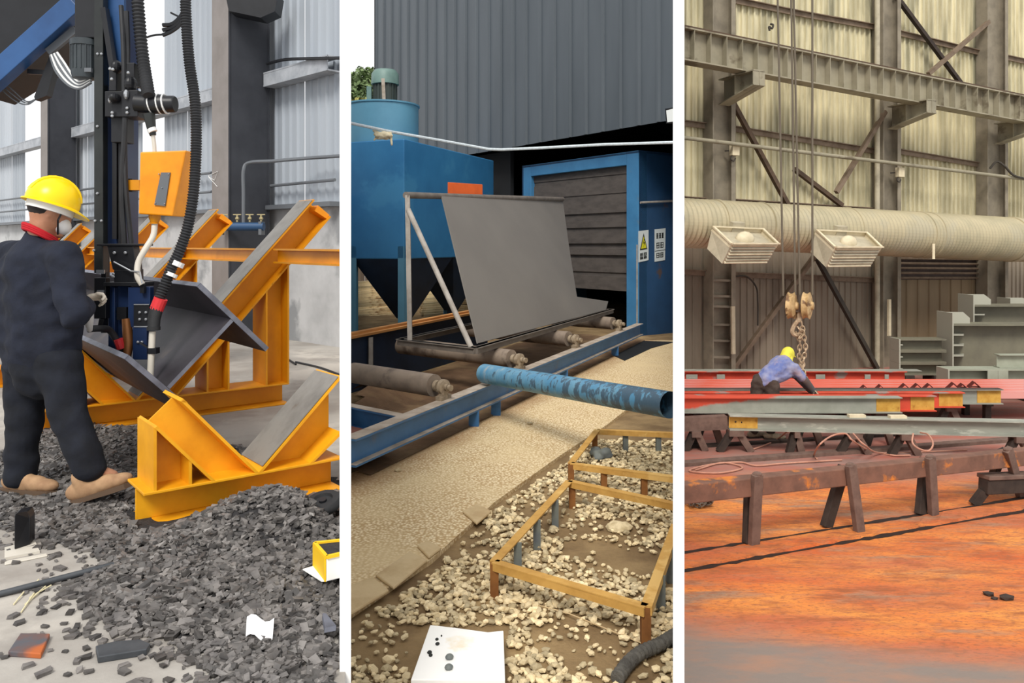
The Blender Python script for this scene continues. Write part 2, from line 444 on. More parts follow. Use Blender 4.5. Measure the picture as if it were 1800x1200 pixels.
# ---- workpiece: an H section resting in the V
def wsec(g, poly, b0, b1): return sec(g, 0, poly, b0, b1)
wp = thing('steel_beam', S(0, -.35, 3.4, .1), 'dark welded H beam of thick plates lying across the yellow V trestles', 'beam')
r2 = math.sqrt(.5); B0, B1 = .55, 6.6
def ax(o, d): return (o[0]+d[0], o[1]+d[1])
cA = (-.30, .375); hw, th_ = .275, .03
def plate(c, wdir, hw, tn, t):                       # 2D rectangle: half width along wdir, thickness t along tn
    return [ax(c, (wdir[0]*s*hw+tn[0]*q*t/2, wdir[1]*s*hw+tn[1]*q*t/2)) for s, q in ((-1, -1), (1, -1), (1, 1), (-1, 1))]
dn, up_ = (r2, -r2), (r2, r2)
cB = ax(cA, (up_[0]*.52, up_[1]*.52)); cW = ax(cA, (up_[0]*.26, up_[1]*.26))
for nm, c, wd, h_, tn, t in (('flange', cA, dn, hw, up_, .03), ('web', cW, up_, .245, dn, .022), ('flange', cB, dn, hw, up_, .03)):
    g = G(); wsec(g, plate(c, wd, h_, tn, t), B0, B1); p_ = g.build(nm, M['mill_plate'], wp)
    g = G(); wsec(g, plate(c, wd, h_-.001, tn, t-.002), B0-.004, B0)
    if nm == 'flange':
        e = ax(c, (-wd[0]*(h_+.002), -wd[1]*(h_+.002))); wsec(g, plate(e, wd, .002, tn, t-.002), B0, B1)
    g.build('cut_edge', M['mill_edge'], p_)

# ---- worker with the yellow helmet
YW = 4.3
def J(px, py, d=0): return P(px, py, YW+d)
wa = thing('person', F(85, 862, ZA), 'worker seen from behind in yellow helmet, navy jacket with red collar and navy trousers', 'person')
sh_r, sh_l, neck = J(112, 452, -.12), J(18, 448, .14), J(66, 415)
el, wr = J(131, 556, -.2), J(152, 532, .02)
hipR, hipL = J(103, 640, -.07), J(48, 640, .07)
knR, knL, anR, anL = J(122, 735, -.14), J(42, 745, .05), J(160, 826, -.2), J(36, 840, .02)
fd = V3((.75, .62, 0)).normalized(); fr = V3((fd.y, -fd.x, 0)); Zu = V3((0, 0, 1))
hc = J(88, 368, .02)
hx = (fd+V3((0, 0, -.32))).normalized(); hz = hx.cross(fr)*-1
if hz.z < 0: hz = -hz
g = G()
g.ell(hc, hx*.1, fr*.078, hz*.118, 18, 12); g.ell(hc+hx*.035-hz*.055, hx*.062, fr*.06, hz*.07, 14, 9)
g.ell(hc+hx*.105-hz*.03, hx*.022, fr*.014, hz*.026, 8, 6); g.ell(hc+hx*.08-hz*.115, hx*.03, fr*.035, hz*.025, 8, 6)
for s in (1, -1): g.ell(hc-hx*.005+fr*(.08*s)-hz*.02, hx*.02, fr*.012, hz*.033, 8, 6)
g.caps(hc-hz*.08-hx*.02, neck+V3((0, 0, -.06)), .055, .065)
ch = J(72, 500)
g.caps(neck+V3((0, 0, -.08)), J(76, 610), .09, .12); g.caps(sh_l, sh_r, .06, .06)
g.caps(sh_r, el, .05, .042); g.caps(el, wr, .042, .03); g.caps(sh_l, J(28, 548, .2), .05, .04); g.caps(J(28, 548, .2), J(100, 545, .36), .04, .03)
for h, k, a in ((hipR, knR, anR), (hipL, knL, anL)): g.caps(h, k, .08, .055); g.caps(k, a, .055, .04); g.caps(a, a+fd*.1-V3((0, 0, .05)), .04, .035)
remesh(g, 'body', M['skin'], wa, .011)
g = G()
g.ell(hc+hx*.093+fr*.03+hz*.0, hx*.012, fr*.015, hz*.01, 8, 6); g.ell(hc+hx*.093-fr*.03, hx*.012, fr*.015, hz*.01, 8, 6)
g.build('eye', M['hair_dark'], wa)
g = G(); g.ell(hc-hx*.02+hz*.01, hx*.095, fr*.085, hz*.085, 16, 9); g.build('hair', M['hair_dark'], wa, smooth=True)
g = G(); g.ell(hc+hx*.075-hz*.07, hx*.055, fr*.06, hz*.05, 14, 9); g.build('dust_mask', M['mask_white'], wa, smooth=True)
g = G(); g.tube([hc+hx*.05+fr*.088+hz*.04, hc+hx*.04+fr*.085-hz*.05, hc+hx*.07+fr*.04-hz*.12], .005, 6); g.build('chin_strap', M['black_metal'], wa)
# helmet: shell, ridge, brim
hb = hc+hz*.035
g = G()
pr = [(.135, -.005), (.137, .01)]+[(.137*math.cos(t), .01+.135*math.sin(t)) for t in (.25, .5, .75, 1.0, 1.25, 1.45, 1.56)]
g.lathe(pr, hb, hz, 28)
hm = g.build('helmet', M['helmet_yellow'], wa, smooth=True)
g = G()
for k in range(28):
    pass
ring = []
for k in range(32):
    t = 2*math.pi*k/32; c, s_ = math.cos(t), math.sin(t)
    ro = .15+.05*max(0, c)**3
    ring.append((hb+hx*(ro*c)+fr*(ro*s_)-hz*(.012+.02*max(0, c)**3), hb+hx*(.128*c)+fr*(.128*s_)))
vs = [p for a, b in ring for p in (a, b, a-hz*.007, b-hz*.007)]; fs = []
for k in range(32):
    i, j = 4*k, 4*((k+1) % 32)
    fs += [(i, j, j+1, i+1), (i+2, i+3, j+3, j+2), (i, i+2, j+2, j), (i+1, j+1, j+3, i+3)]
g.add(vs, fs); g.build('brim', M['helmet_yellow'], hm, smooth=True)
g = G()
for s in (-.04, 0, .04):
    g.tube([hb+hx*(.128*math.cos(t))+fr*s+hz*(.014+math.sqrt(max(0, 1-(s/.137)**2))*.132*math.sin(t)) for t in [math.pi*k/14 for k in range(1, 14)]], .008, 6)
g.build('ridge', M['helmet_yellow'], hm, smooth=True)
g = G(); g.lathe([(.118, 0), (.12, .045)], hb-hz*.05, hz, 24); g.build('head_band', M['zip_white'], hm, smooth=True)
# jacket
g = G()
g.caps(J(76, 600), J(70, 470), .185, .175, 18); g.caps(J(50, 600, .04), J(46, 480, .06), .16, .15, 18); g.caps(J(98, 598, -.04), J(95, 480, -.04), .135, .13, 18)
g.caps(sh_l, sh_r, .085, .085); g.caps(neck+V3((0, 0, -.03)), J(70, 470), .075, .16)
g.caps(sh_r, el, .088, .075); g.caps(el, wr.lerp(el, .1), .072, .055)
g.caps(sh_l, J(28, 548, .2), .085, .075); g.caps(J(28, 548, .2), J(96, 545, .34), .07, .055)
g.caps(J(80, 618), J(60, 618, .03), .175, .165, 18)
remesh(g, 'jacket', M['navy_cloth'], wa, .012, 6, folds=.016)
cz = lambda t: neck+fd*.012+V3((0, 0, .03))+fd*(.078*math.cos(t))+fr*(.084*math.sin(t))
g = G(); [g.tube([cz(2*math.pi*k/20)-V3((0, 0, .045*math.cos(2*math.pi*k/20)+dz)) for k in range(21)], .011, 8) for dz in (.008, .018, .03)]; g.build('collar', M['red_collar'], wa, smooth=True)
# trousers
g = G()
g.caps(J(76, 628), J(78, 650), .165, .16, 18)
for h, k, a in ((hipR, knR, anR), (hipL, knL, anL)):
    g.caps(h, k, .122, .095, 16); g.caps(k, a.lerp(k, .04), .093, .08, 16)
remesh(g, 'trousers', M['navy_trousers'], wa, .012, 5, folds=.018)
# shoes: right toe raised, left flat
def shoe(a, d, z0, pitch, nm='shoe'):
    d = V3(d).normalized(); s = V3((d.y, -d.x, 0)); dd = (d*math.cos(pitch)+Zu*math.sin(pitch)); uu = (Zu*math.cos(pitch)-d*math.sin(pitch))
    h = V3((a.x, a.y, z0)); o = h-d*.07
    g = G()
    for t, w, hh in ((.03, .04, .05), (.1, .042, .055), (.17, .046, .045), (.235, .042, .035)): g.ell(o+dd*t+uu*(.03+hh*.5), dd*.075, s*w, uu*hh, 12, 8)
    g.caps(o+dd*.06+uu*.05, o+dd*.06+uu*.12, .048, .05)
    sh = remesh(g, nm, M['shoe_tan'], wa, .008, 4)
    g = G(); out = [(-.035, .03), (.0, .043), (.1, .038), (.2, .05), (.27, .04), (.3, 0), (.27, -.04), (.2, -.05), (.1, -.038), (0, -.043), (-.035, -.03)]
    g.prism([o+dd*t+s*w for t, w in out], uu*.025); g.build('sole', M['shoe_sole'], sh)
shoe(V3((anR.x, anR.y, 0)), (1, .05, 0), ZA+.012, .3); shoe(V3((anL.x+.01, anL.y-.02, 0)), (1, -.2, 0), ZA+.004, .0)
# gloved hand on the nozzle: palm and five fingers, curled
def hand(c, fw, side, up, k=1.0, name='glove', m=None, par=None):
    fw, side, up = V3(fw).normalized(), V3(side).normalized(), V3(up).normalized()
    g = G(); g.ell(c, fw*.05*k, side*.044*k, up*.018*k, 12, 8)
    for i, (o, l) in enumerate(((-.032, .032), (-.011, .038), (.011, .036), (.031, .028))):
        a = c+fw*.04*k+side*o*k; b = a+fw*l*k-up*.012*k; d = b+fw*l*.4*k-up*l*.8*k; e = d-up*l*.35*k-fw*l*.5*k
        g.caps(a, b, .0105*k, .0098*k, 8); g.caps(b, d, .0098*k, .009*k, 8); g.caps(d, e, .009*k, .008*k, 8)
    a = c-fw*.02*k-side*.035*k; b = a+fw*.025*k-side*.03*k-up*.02*k; d = b+fw*.035*k-up*.012*k+side*.008*k
    g.caps(a, b, .013*k, .011*k, 8); g.caps(b, d, .011*k, .009*k, 8)
    return remesh(g, name, m or M['glove_white'], par or wa, .004, 2)
hand(J(155, 525, .06), (.55, .6, .25), (.6, -.6, .5), (-.2, .3, .9))
hand(J(112, 543, .4), (.9, .3, 0), (.3, -.9, .1), (0, .2, 1))
# ---- welding machine hanging over the beam
YM = 4.75
wm = thing('welding_machine', P(215, 655, YM), 'navy and black welding machine column with motor, hoses and orange box above the beam', 'machine')
def vb(g, x0, x1, y0, y1, Y, d):                     # block from its front rectangle and its depth
    a, b = P(x0, y1, Y), P(x1, y0, Y)
    return g.box(a.x, b.x, Y, Y+d, a.z, b.z)
def bolts(g, pts, Y, r=.009):
    for px, py in pts: G().lathe([(r, 0), (r, .008), (r*.5, .012)], P(px, py, Y), (0, -1, 0), 8).build('bolt', M['bolt_steel'], BP[0])
BP = [None]
g = G(); vb(g, 165, 181, -260, 480, YM, .06); vb(g, 181, 184, -260, 480, YM+.02, .03); rl = g.build('guide_rail', M['dark_rail'], wm, bevel=.003)
BP[0] = rl; bolts(None, [(172, 95), (179, 95), (172, 222), (172, 340), (168, 388), (179, 388), (166, 440)], YM, .008)
g = G(); vb(g, 184, 222, -260, 432, YM+.1, .16); g.build('column', M['navy'], wm, bevel=.004)
g = G(); vb(g, 186, 218, -260, 150, YM+.075, .025); g.build('column_face', M['blue_beam'], wm)
g = G(); g.bar(P(184, 15, YM+.02), P(200, 122, YM+.02), .03, .05, (0, -1, 0)); vb(g, 197, 205, 120, 420, YM+.05, .05); vb(g, 208, 213, 200, 430, YM+.06, .04); g.build('cable_chain', M['black_metal'], wm)
# mid clamp with horizontal cylinder
g = G()
vb(g, 191, 204, 116, 160, YM-.02, .1); vb(g, 221, 236, 110, 150, YM-.02, .1); vb(g, 184, 214, 160, 205, YM-.04, .14); vb(g, 213, 242, 158, 205, YM-.05, .15); vb(g, 195, 222, 205, 250, YM, .1)
g.ell(P(230, 148, YM-.02), (.035, 0, 0), (0, .05, 0), (0, 0, .05)); g.ell(P(206, 118, YM), (.03, 0, 0), (0, .05, 0), (0, 0, .04)); g.ell(P(202, 172, YM-.06), (.03, 0, 0), (0, .05, 0), (0, 0, .03))
cb = g.build('clamp_block', M['black_metal'], wm, bevel=.004)
BP[0] = cb; bolts(None, [(194, 121), (199, 122), (197, 139), (226, 128), (198, 198), (198, 204), (224, 190), (224, 198)], YM-.055); g = G(); g.ell(P(222, 166, YM-.06), (.014, 0, 0), (0, .02, 0), (0, 0, .03), 8, 6); g.ell(P(194, 176, YM-.06), (.01, 0, 0), (0, .02, 0), (0, 0, .02), 8, 6); g.build('bright_knob', M['bolt_steel'], cb)
g = G(); g.cyl(P(240, 181, YM-.03), P(262, 183, YM-.03), .055, 18); g.lathe([(.05, 0), (.058, .01), (.058, .1), (.05, .12), (.05, .16), (.045, .17)], P(258, 183, YM-.03), (1, 0, 0), 18)
cy = g.build('cross_cylinder', M['black_metal'], wm, smooth=True)
g = G()
for px in (266, 281, 291): g.lathe([(.06, -.004), (.061, .004)], P(px, 183, YM-.03), (1, -.0, .15), 18)
g.build('zip_tie', M['zip_white'], cy)
# motor and upper block
g = G(); vb(g, 131, 167, -260, 66, YM, .14); g.build('upper_block', M['black_metal'], wm, bevel=.005)
g = G(); g.lathe([(.085, 0), (.085, .035), (.075, .04), (.075, .04)], P(150, 82, YM+.06), (0, 0, 1), 20); g.lathe([(.045, -.205), (.07, -.2), (.078, -.17), (.078, 0)], P(150, 80, YM+.06), (0, 0, 1), 20)
for k in range(10):
    t = math.pi*(k/9)-math.pi; g.bar(P(150, 80, YM+.06)+V3((.08*math.cos(t), .08*math.sin(t), -.01)), P(150, 80, YM+.06)+V3((.08*math.cos(t), .08*math.sin(t), -.15)), .006, .006, (1, 0, 0))
g.build('motor', M['motor_grey'], wm, smooth=True)
g = G(); vb(g, 133, 138, 85, 108, YM+.02, .05); vb(g, 148, 160, 119, 126, YM-.02, .02); g.build('motor_label_box', M['pipe_grey'], wm)
# boom: blue diagonal and dark underside plate
g = G(); g.bar(P(-60, 183, YM+.25), P(136, 7, YM+.25), .1, .125); g.build('boom_brace', M['blue_beam'], wm, bevel=.004)
g = G(); g.prism([P(-60, -60, YM+.3), P(136, -60, YM+.3), P(130, 20, YM+.3), P(20, 110, YM+.3), P(-60, 160, YM+.3)], (0, .5, 0)); g.build('boom_housing', M['black_metal'], wm)
g = G(); g.bar(P(85, 92, YM+.28), P(134, 52, YM+.28), .03, .045); g.build('boom_lip', M['pipe_grey'], wm)
g = G(); g.prism([P(88, 95, YM+.3), P(100, 100, YM+.3), P(82, 168, YM+.3), P(62, 176, YM+.3), P(60, 170, YM+.3)], (0, .06, 0)); g.bar(P(50, 126, YM+.33), P(84, 128, YM+.33), .03, .03); g.build('cable_arm', M['black_metal'], wm)
for k in range(6):
    G().tube(curve([P(88+k*2.5, 97-k, YM+.22), P(98+k*3, 125-k*3, YM+.2), P(118+k*2, 148-k*3, YM+.15), P(140, 156-k*2.5, YM+.1), P(160, 146-k*2, YM+.05)], 6), .007, 6).build('wire', M['zip_white'] if k % 2 else M['pipe_grey'], wm)
for k in range(3):
    G().tube(curve([P(-10, 130+8*k, YM+.35), P(22, 158+8*k, YM+.35), P(46, 178+3*k, YM+.35), P(64, 174, YM+.35)], 6), .004, 6).build('wire', M['pipe_grey'], wm)
G().tube(curve([P(300, 22, YM+.1), P(318, 35, YM+.1), P(296, 58, YM+.15), P(270, 62, YM+.15), P(245, 70, YM+.1)], 6), .006, 6).build('wire', M['black_metal'], wm)
g = G()
for k in range(3): g.tube(curve([P(286, 44+9*k, YM), P(303, 42+6*k, YM), P(318, 28+6*k, YM), P(328, 8, YM)], 6), .012, 6)
g.build('cable_bundle', M['black_metal'], wm)
# hoses
ha = ribbed(curve([P(236, -240, YM+.02), P(240, -40, YM+.02), P(245, 40, YM+.02), P(252, 110, YM), P(261, 168, YM-.1)], 10), .034, .022, .004).build('ribbed_hose', M['hose_black'], wm, smooth=True)
G().tube([P(262, 200, YM-.04), P(266, 225, YM-.04), P(269, 238, YM-.04)], [.035, .026, .018], 12).build('hose_nozzle', M['dark_rail'], wm, smooth=True)
g = G(); g.tube([P(266, 226, YM-.05), P(269, 232, YM-.05)], .026, 12); g.build('zip_tie', M['zip_white'], wm)
G().tube(curve([P(269, 238, YM-.04), P(271, 255, YM-.04), P(272, 270, YM-.04)], 6), .012, 8).build('thin_tube', M['hose_white'], wm)
hb_ = ribbed(curve([P(326, -240, YM-.1), P(326, -50, YM-.1), P(327, 30, YM-.1), P(333, 110, YM-.1), P(343, 180, YM-.12), P(345, 250, YM-.14), P(341, 330, YM-.18), P(331, 395, YM-.2), P(316, 440, YM-.22), P(302, 470, YM-.24), P(288, 505, YM-.26), P(278, 530, YM-.28)], 10), .029, .016, .0035).build('ribbed_hose', M['hose_black'], wm, smooth=True)
g = G(); g.tube([P(315, 460, YM-.235), P(311, 468, YM-.24)], .033, 12); g.tube([P(303, 480, YM-.245), P(300, 486, YM-.25)], .033, 12); g.build('hose_clamp', M['zip_white'], hb_)
g = G(); g.tube([P(283, 524, YM-.28), P(275, 544, YM-.28)], .037, 14); g.build('tape_band', M['red_tape'], hb_)
g = G(); g.tube([P(276, 540, YM-.28), P(271, 560, YM-.29), P(270, 578, YM-.3)], [.036, .034, .032], 14); g.lathe([(.036, 0), (.036, .02)], P(270, 580, YM-.3), (0, 0, 1), 14); g.build('hose_cuff', M['rubber'], wm, smooth=True)
G().cyl(P(268, 582, YM-.3), P(264, 668, YM-.3), .018, 14).build('flux_tube', M['hose_white'], wm, smooth=True)
g = G(); vb(g, 260, 274, 612, 622, YM-.32, .05); g.bar(P(246, 602, YM-.3), P(262, 612, YM-.3), .01, .01); g.build('tube_clamp', M['black_metal'], wm)
# orange flux box
g = G(); q = [P(246, 267, YM-.06), P(327, 264, YM-.06), P(303, 380, YM-.06), P(243, 376, YM-.06)]
g.prism(q, (.02, .16, 0)); ob = g.build('flux_box', M['orange_box'], wm, bevel=.008)
g = G(); g.prism([P(283, 303, YM-.07), P(299, 303, YM-.07), P(290, 362, YM-.07), P(271, 360, YM-.07)], (0, .012, 0)); g.build('sight_window', M['pipe_grey'], ob)
BP[0] = ob; bolts(None, [(280, 306), (297, 306), (290, 358), (274, 357), (286, 330)], YM-.065, .004)
g = G(); g.lathe([(.03, -.055), (.022, -.05), (.034, -.02), (.034, 0)], P(272, 377, YM), (0, 0, 1), 14); g.build('outlet_neck', M['yellow_steel'], ob, smooth=True)
g = G(); vb(g, 224, 245, 316, 334, YM, .05); g.build('box_bracket', M['yellow_steel'], ob)
g = G(); vb(g, 212, 232, 314, 336, YM+.02, .07); g.build('bracket_block', M['black_metal'], wm)
G().tube(curve([P(272, 392, YM), P(269, 415, YM-.02), P(254, 440, YM-.06), P(243, 462, YM-.08), P(242, 485, YM-.1), P(250, 500, YM-.1)], 8), .018, 10).build('flux_hose', M['hose_white'], wm, smooth=True)
g = G(); g.tube(curve([P(213, 10, YM), P(217, 90, YM-.02), P(219, 200, YM-.02), P(221, 320, YM-.02), P(230, 420, YM), P(236, 490, YM)], 8), .014, 8); g.tube(curve([P(222, 20, YM), P(224, 100, YM), P(219, 230, YM-.03), P(214, 330, YM-.02), P(219, 430, YM)], 8), .016, 8); g.build('power_cable', M['hose_black'], wm)
# lower bracket and head
g = G(); vb(g, 169, 248, 428, 432, YM-.06, .16); g.prism([P(188, 432, YM-.05), P(234, 432, YM-.05), P(240, 474, YM-.05), P(198, 474, YM-.05)], (0, .08, 0)); vb(g, 200, 236, 474, 500, YM-.06, .12); vb(g, 182, 250, 496, 503, YM-.08, .16); vb(g, 177, 186, 430, 585, YM+.06, .05)
lb = g.build('lower_bracket', M['black_metal'], wm, bevel=.003)
BP[0] = lb; bolts(None, [(202, 444), (221, 444), (200, 481), (200, 486)], YM-.055)
for a_ in ((169, 183, 474, 481, YM-.004, .01), (170, 182, 510, 515, YM-.07, .01)): g = G(); vb(g, *a_); g.build('steel_tab', M['bolt_steel'], lb)
g = G(); vb(g, 165, 186, 488, 560, YM-.06, .05); g.bar(P(182, 560, YM-.04), P(179, 576, YM-.04), .05, .03); g.build('wire_feeder', M['black_metal'], wm, bevel=.003)
g = G(); vb(g, 190, 226, 503, 620, YM, .04); vb(g, 225, 264, 504, 575, YM-.07, .05); vb(g, 233, 258, 575, 632, YM-.1, .06); vb(g, 197, 202, 505, 590, YM-.04, .06)
hd = g.build('head_frame', M['navy'], wm, bevel=.003)
for a_ in ((235, 262, 536, 574, YM-.1, .03), (205, 222, 540, 562, YM-.03, .04), (246, 253, 500, 515, YM-.1, .03)): g = G(); vb(g, *a_); g.build('slide_block', M['black_metal'], hd)
BP[0] = hd; bolts(None, [(246, 549), (257, 549), (246, 561), (257, 561), (243, 601), (250, 601)], YM-.1, .008)
for a_ in ((235, 262, 534, 536, YM-.104, .004), (235, 262, 573, 575, YM-.104, .004)): g = G(); vb(g, *a_); g.build('block_edge', M['bolt_steel'], hd)
g = G(); g.tube([P(222, 560, YM-.06), P(226, 600, YM-.07), P(222, 640, YM-.09)], [.026, .032, .02], 10); g.build('torch', M['copper'], wm, smooth=True)
g = G(); g.tube(curve([P(154, 578, YM-.25), P(176, 577, YM-.2), P(192, 580, YM-.12), P(205, 598, YM-.08), P(214, 618, YM-.06)], 8), .02, 10); g.build('torch_cable', M['hose_black'], wm, smooth=True)
g = G(); g.tube([P(208, 596, YM-.1), P(213, 612, YM-.09)], .026, 10); g.build('red_sleeve', M['red_tape'], wm)
g = G(); g.tube([P(200, 460, YM-.08), P(230, 476, YM-.1), P(246, 478, YM-.14), P(250, 498, YM-.14)], .005, 6); g.build('steel_link', M['bolt_steel'], wm)
g = G(); g.tube([P(157, 540, YM-.34), P(156, 562, YM-.32), P(158, 580, YM-.26)], [.02, .026, .014], 10); g.build('hand_grip', M['zip_white'], wm, smooth=True)

# ---- floor of the left bay: heap of dark chips
def inpoly(x, y, poly):
    c = False; n = len(poly)
    for i in range(n):
        (x1, y1), (x2, y2) = poly[i], poly[i-1]
        if (y1 > y) != (y2 > y) and x < (x2-x1)*(y-y1)/(y2-y1)+x1: c = not c
    return c
hp = [F(px, py, ZA) for px, py in ((12, 705), (80, 700), (110, 745), (240, 752), (300, 770), (420, 785), (606, 840), (606, 1235), (400, 1225), (330, 1150), (225, 1105), (150, 1075), (125, 1030), (190, 985), (120, 965), (30, 930), (-20, 900), (-20, 760))]
hp = [(p.x, p.y) for p in hp]
def edge_d(x, y):
    return min(abs((V3((x, y, 0))-(lambda a, b: a+(b-a)*max(0, min(1, (V3((x, y, 0))-a).dot(b-a)/(b-a).length_squared)))(V3((*hp[i], 0)), V3((*hp[i-1], 0)))).length) for i in range(len(hp)))
mc = P(485, 0, 3.7)
def heap_h(x, y):
    h = .17*math.exp(-((x-mc.x)**2/.12+(y-3.72)**2/.05))+.035*math.exp(-((x+1.2)**2/.5+(y-3.2)**2/.3))
    return h+.012*math.sin(9*x)*math.sin(7*y)
heap = thing('chip_heap', (mc.x, 3.6, ZA), 'heap of dark grey slag chips spread over the pale floor around the yellow trestles', 'rubble heap')
g = G(); nx, ny = 60, 70; xs = [-3.3+2.6*i/nx for i in range(nx+1)]; ys = [2.25+4.2*j/ny for j in range(ny+1)]
ok = {}
for i, x in enumerate(xs):
    for j, y in enumerate(ys):
        ins = inpoly(x, y, hp) and x < (606-CX)/FPX*y; ok[i, j] = ins
        d = min(edge_d(x, y), .3) if ins else 0
        g.v.append((x, y, ZA+(.002+min(1, d/.2)*(heap_h(x, y)+.004)) if ins else ZA-.01))
for i in range(nx):
    for j in range(ny):
        q = [(i, j), (i+1, j), (i+1, j+1), (i, j+1)]
        if all(ok[a] for a in q): g.f.append(tuple(a[0]*(ny+1)+a[1] for a in q))
g.build('chip_bed', M['slag_bed'], heap, kind='stuff')
def chip_shape(rr, sx, sy, sz):
    b = [(-1, -1, -1), (1, -1, -1), (1, 1, -1), (-1, 1, -1), (-1, -1, 1), (1, -1, 1), (1, 1, 1), (-1, 1, 1)]
    return [(x*sx*rr.uniform(.55, 1.1), y*sy*rr.uniform(.55, 1.1), z*sz*rr.uniform(.7, 1.1)) for x, y, z in b]
HEX = [(3, 2, 1, 0), (4, 5, 6, 7), (0, 1, 5, 4), (1, 2, 6, 5), (2, 3, 7, 6), (3, 0, 4, 7)]
chips = []; rr = random.Random(3)
while len(chips) < 15000:
    y = 2.3+4.0*rr.random()**1.35; x = rr.uniform(-3.3, -.55)
    if not (-30 < pxof((x, y)) < 604): continue
    ins = inpoly(x, y, hp); d = edge_d(x, y)
    if ins and d < .06 and rr.random() < .35: continue
    if not ins and (rr.random() > .28*math.exp(-d/.09) or y > 4.3): continue
    if (y < 4.9 and S(0, -.68, .3, 0).x-.0 < x) and -.02-.1*((V3((x, y, 0))-T1).dot(U3) < -.15) < (V3((x, y, 0))-T1).dot(VV) < .32 and (V3((x, y, 0))-T1).dot(U3) > -.58: continue
    chips.append((x, y, ins, d))
chips.sort(key=lambda c: c[1])
shapes = [chip_shape(rr, .0165, .0105, .0055) for _ in range(14)]
smesh = []
for k, sh in enumerate(shapes):
    me = bpy.data.meshes.new('chip'); me.from_pydata(sh, [], HEX); me.materials.append(M['slag']); smesh.append(me)
gs = G(); nsolo = 0
for i, (x, y, ins, d) in enumerate(chips):
    z = ZA+.005+(min(1, d/.2)*heap_h(x, y)+rr.random()*.014*min(1, d/.06) if ins else 0)
    e = (rr.uniform(-.5, .5), rr.uniform(-.5, .5), rr.uniform(0, 6.28)) if ins else (rr.uniform(-.1, .1), rr.uniform(-.1, .1), rr.uniform(0, 6.28))
    s = rr.choice((.5, .65, .8, .9, 1, 1.1, 1.25, 1.5)); k = rr.randrange(14)
    if rr.random() < .02: s = 1.9
    if i < 1500 and i % 4 == 0 and nsolo < 300:
        o = bpy.data.objects.new('chip', smesh[k]); COL.objects.link(o); o.parent = heap; o.location = V3((x, y, z))-ORIG[heap.name]; o.rotation_euler = e; o.scale = (s, s, s); nsolo += 1
    else:
        from mathutils import Euler
        mt = Euler(e).to_matrix()
        gs.add([mt @ (V3(v)*s)+V3((x, y, z)) for v in shapes[k]], HEX)
gs.build('loose_chips', M['slag'], heap, kind='stuff')

# ---- small things on the left floor
def slab(name, pts, h, m, label, cat, bevel=.003, dz=.0):
    return G().prism([F(px, py, ZA+dz) for px, py in pts], (0, 0, h)).build(name, m, label=label, cat=cat, bevel=bevel)
def steel_rust(N, L, mp, mix, noise, ramp, col):
    sx = N.new('ShaderNodeSeparateXYZ'); L.new(mp.outputs['Vector'], sx.inputs[0]); a = N.new('ShaderNodeMath'); a.operation = 'MULTIPLY_ADD'
    n = noise(9); L.new(n.outputs[0], a.inputs[0]); a.inputs[1].default_value = .12; L.new(sx.outputs['X'], a.inputs[2])
    return mix(ramp(a, .085, .115), col, lin('#b4602f'))
M['offcut_rust'] = mat('offcut_rust', '#55565c', '#6d5048', scale=14, rough=.6, extra=steel_rust)
slab('steel_offcut', [(14, 1154), (72, 1158), (88, 1122), (36, 1121)], .018, M['offcut_rust'], 'flat steel offcut with a rust orange edge at the lower left corner', 'steel plate')
slab('steel_slab', [(172, 1166), (258, 1152), (264, 1142), (246, 1134), (200, 1138), (168, 1146)], .022, M['slab_steel'], 'bare grey rounded steel slab lying alone on the pale floor', 'steel plate')
g = G(); q = [F(432, 1122, ZA+.03), F(479, 1129, ZA+.03), F(482, 1102, ZA+.04), F(434, 1098, ZA+.04)]
qq = []; fs = []
for i in range(7):
    for j in range(4):
        p_ = q[0].lerp(q[1], i/6).lerp(q[3].lerp(q[2], i/6), j/3); qq.append(p_+V3((0, 0, .012*math.sin(i*1.1)+.006*j+.01)))
for i in range(6):
    for j in range(3): fs.append((i*4+j, (i+1)*4+j, (i+1)*4+j+1, i*4+j+1))
n_ = len(qq); g.add(qq+[p_-V3((0, 0, .003)) for p_ in qq], fs+[tuple(n_+a for a in f[::-1]) for f in fs])
g.build('paper_slip', M['paper'], smooth=True, label='crumpled white paper slip on the dark chips near the bottom', cat='paper')
g = G(); q = [F(566, 1086, ZA+.05), F(572, 1086, ZA+.05), F(590, 1108, ZA+.05), F(570, 1112, ZA+.05)]
g.prism(q, (0, .01, .012)); g.build('plastic_scrap', M['mill_edge'], label='pale lilac plastic scrap among the chips at the lower right', cat='scrap')
ct = thing('carton', F(575, 1000, ZA+.04), 'white carton with yellow top lying in the chips at the right', 'box')
bz = ZA+.05; a_, b_, c_, d_ = F(574, 1022, bz), F(606, 1014, bz), F(606, 990, bz), F(553, 996, bz)
g = G(); g.prism([a_, b_, c_, d_], (0, 0, .09)); g.build('body', M['carton_white'], ct, bevel=.003)
g = G(); g.prism([d_+V3((-.008, 0, .0)), a_+V3((-.008, -.002, 0)), a_+V3((-.008, -.002, .094)), d_+V3((-.008, 0, .094))], (.006, .002, 0)); g.build('yellow_side', M['carton_yellow'], ct)
g = G(); zz = V3((0, 0, .094)); [g.bar(p_+zz, q_+zz, .014, .012) for p_, q_ in ((a_, b_), (b_, c_), (c_, d_), (d_, a_))]; g.build('rim', M['carton_yellow'], ct)
G().prism([x+V3((0, 0, .0905)) for x in (a_, b_, c_, d_)], (0, 0, .002)).build('inside_shade', M['slag_bed'], ct)  # dark plate paints the shade inside the open carton
g = G(); g.prism([d_+V3((-.0, 0, .002)), d_+V3((-.04, -.03, .0)), a_+V3((-.02, -.0, -.0)), a_], (0, 0, .004)); g.build('flap', M['carton_white'], ct)
wh = thing('rubber_wheel', F(578, 905, ZA), 'black rubber wheel lying flat on the heap by the yellow base beam', 'wheel')
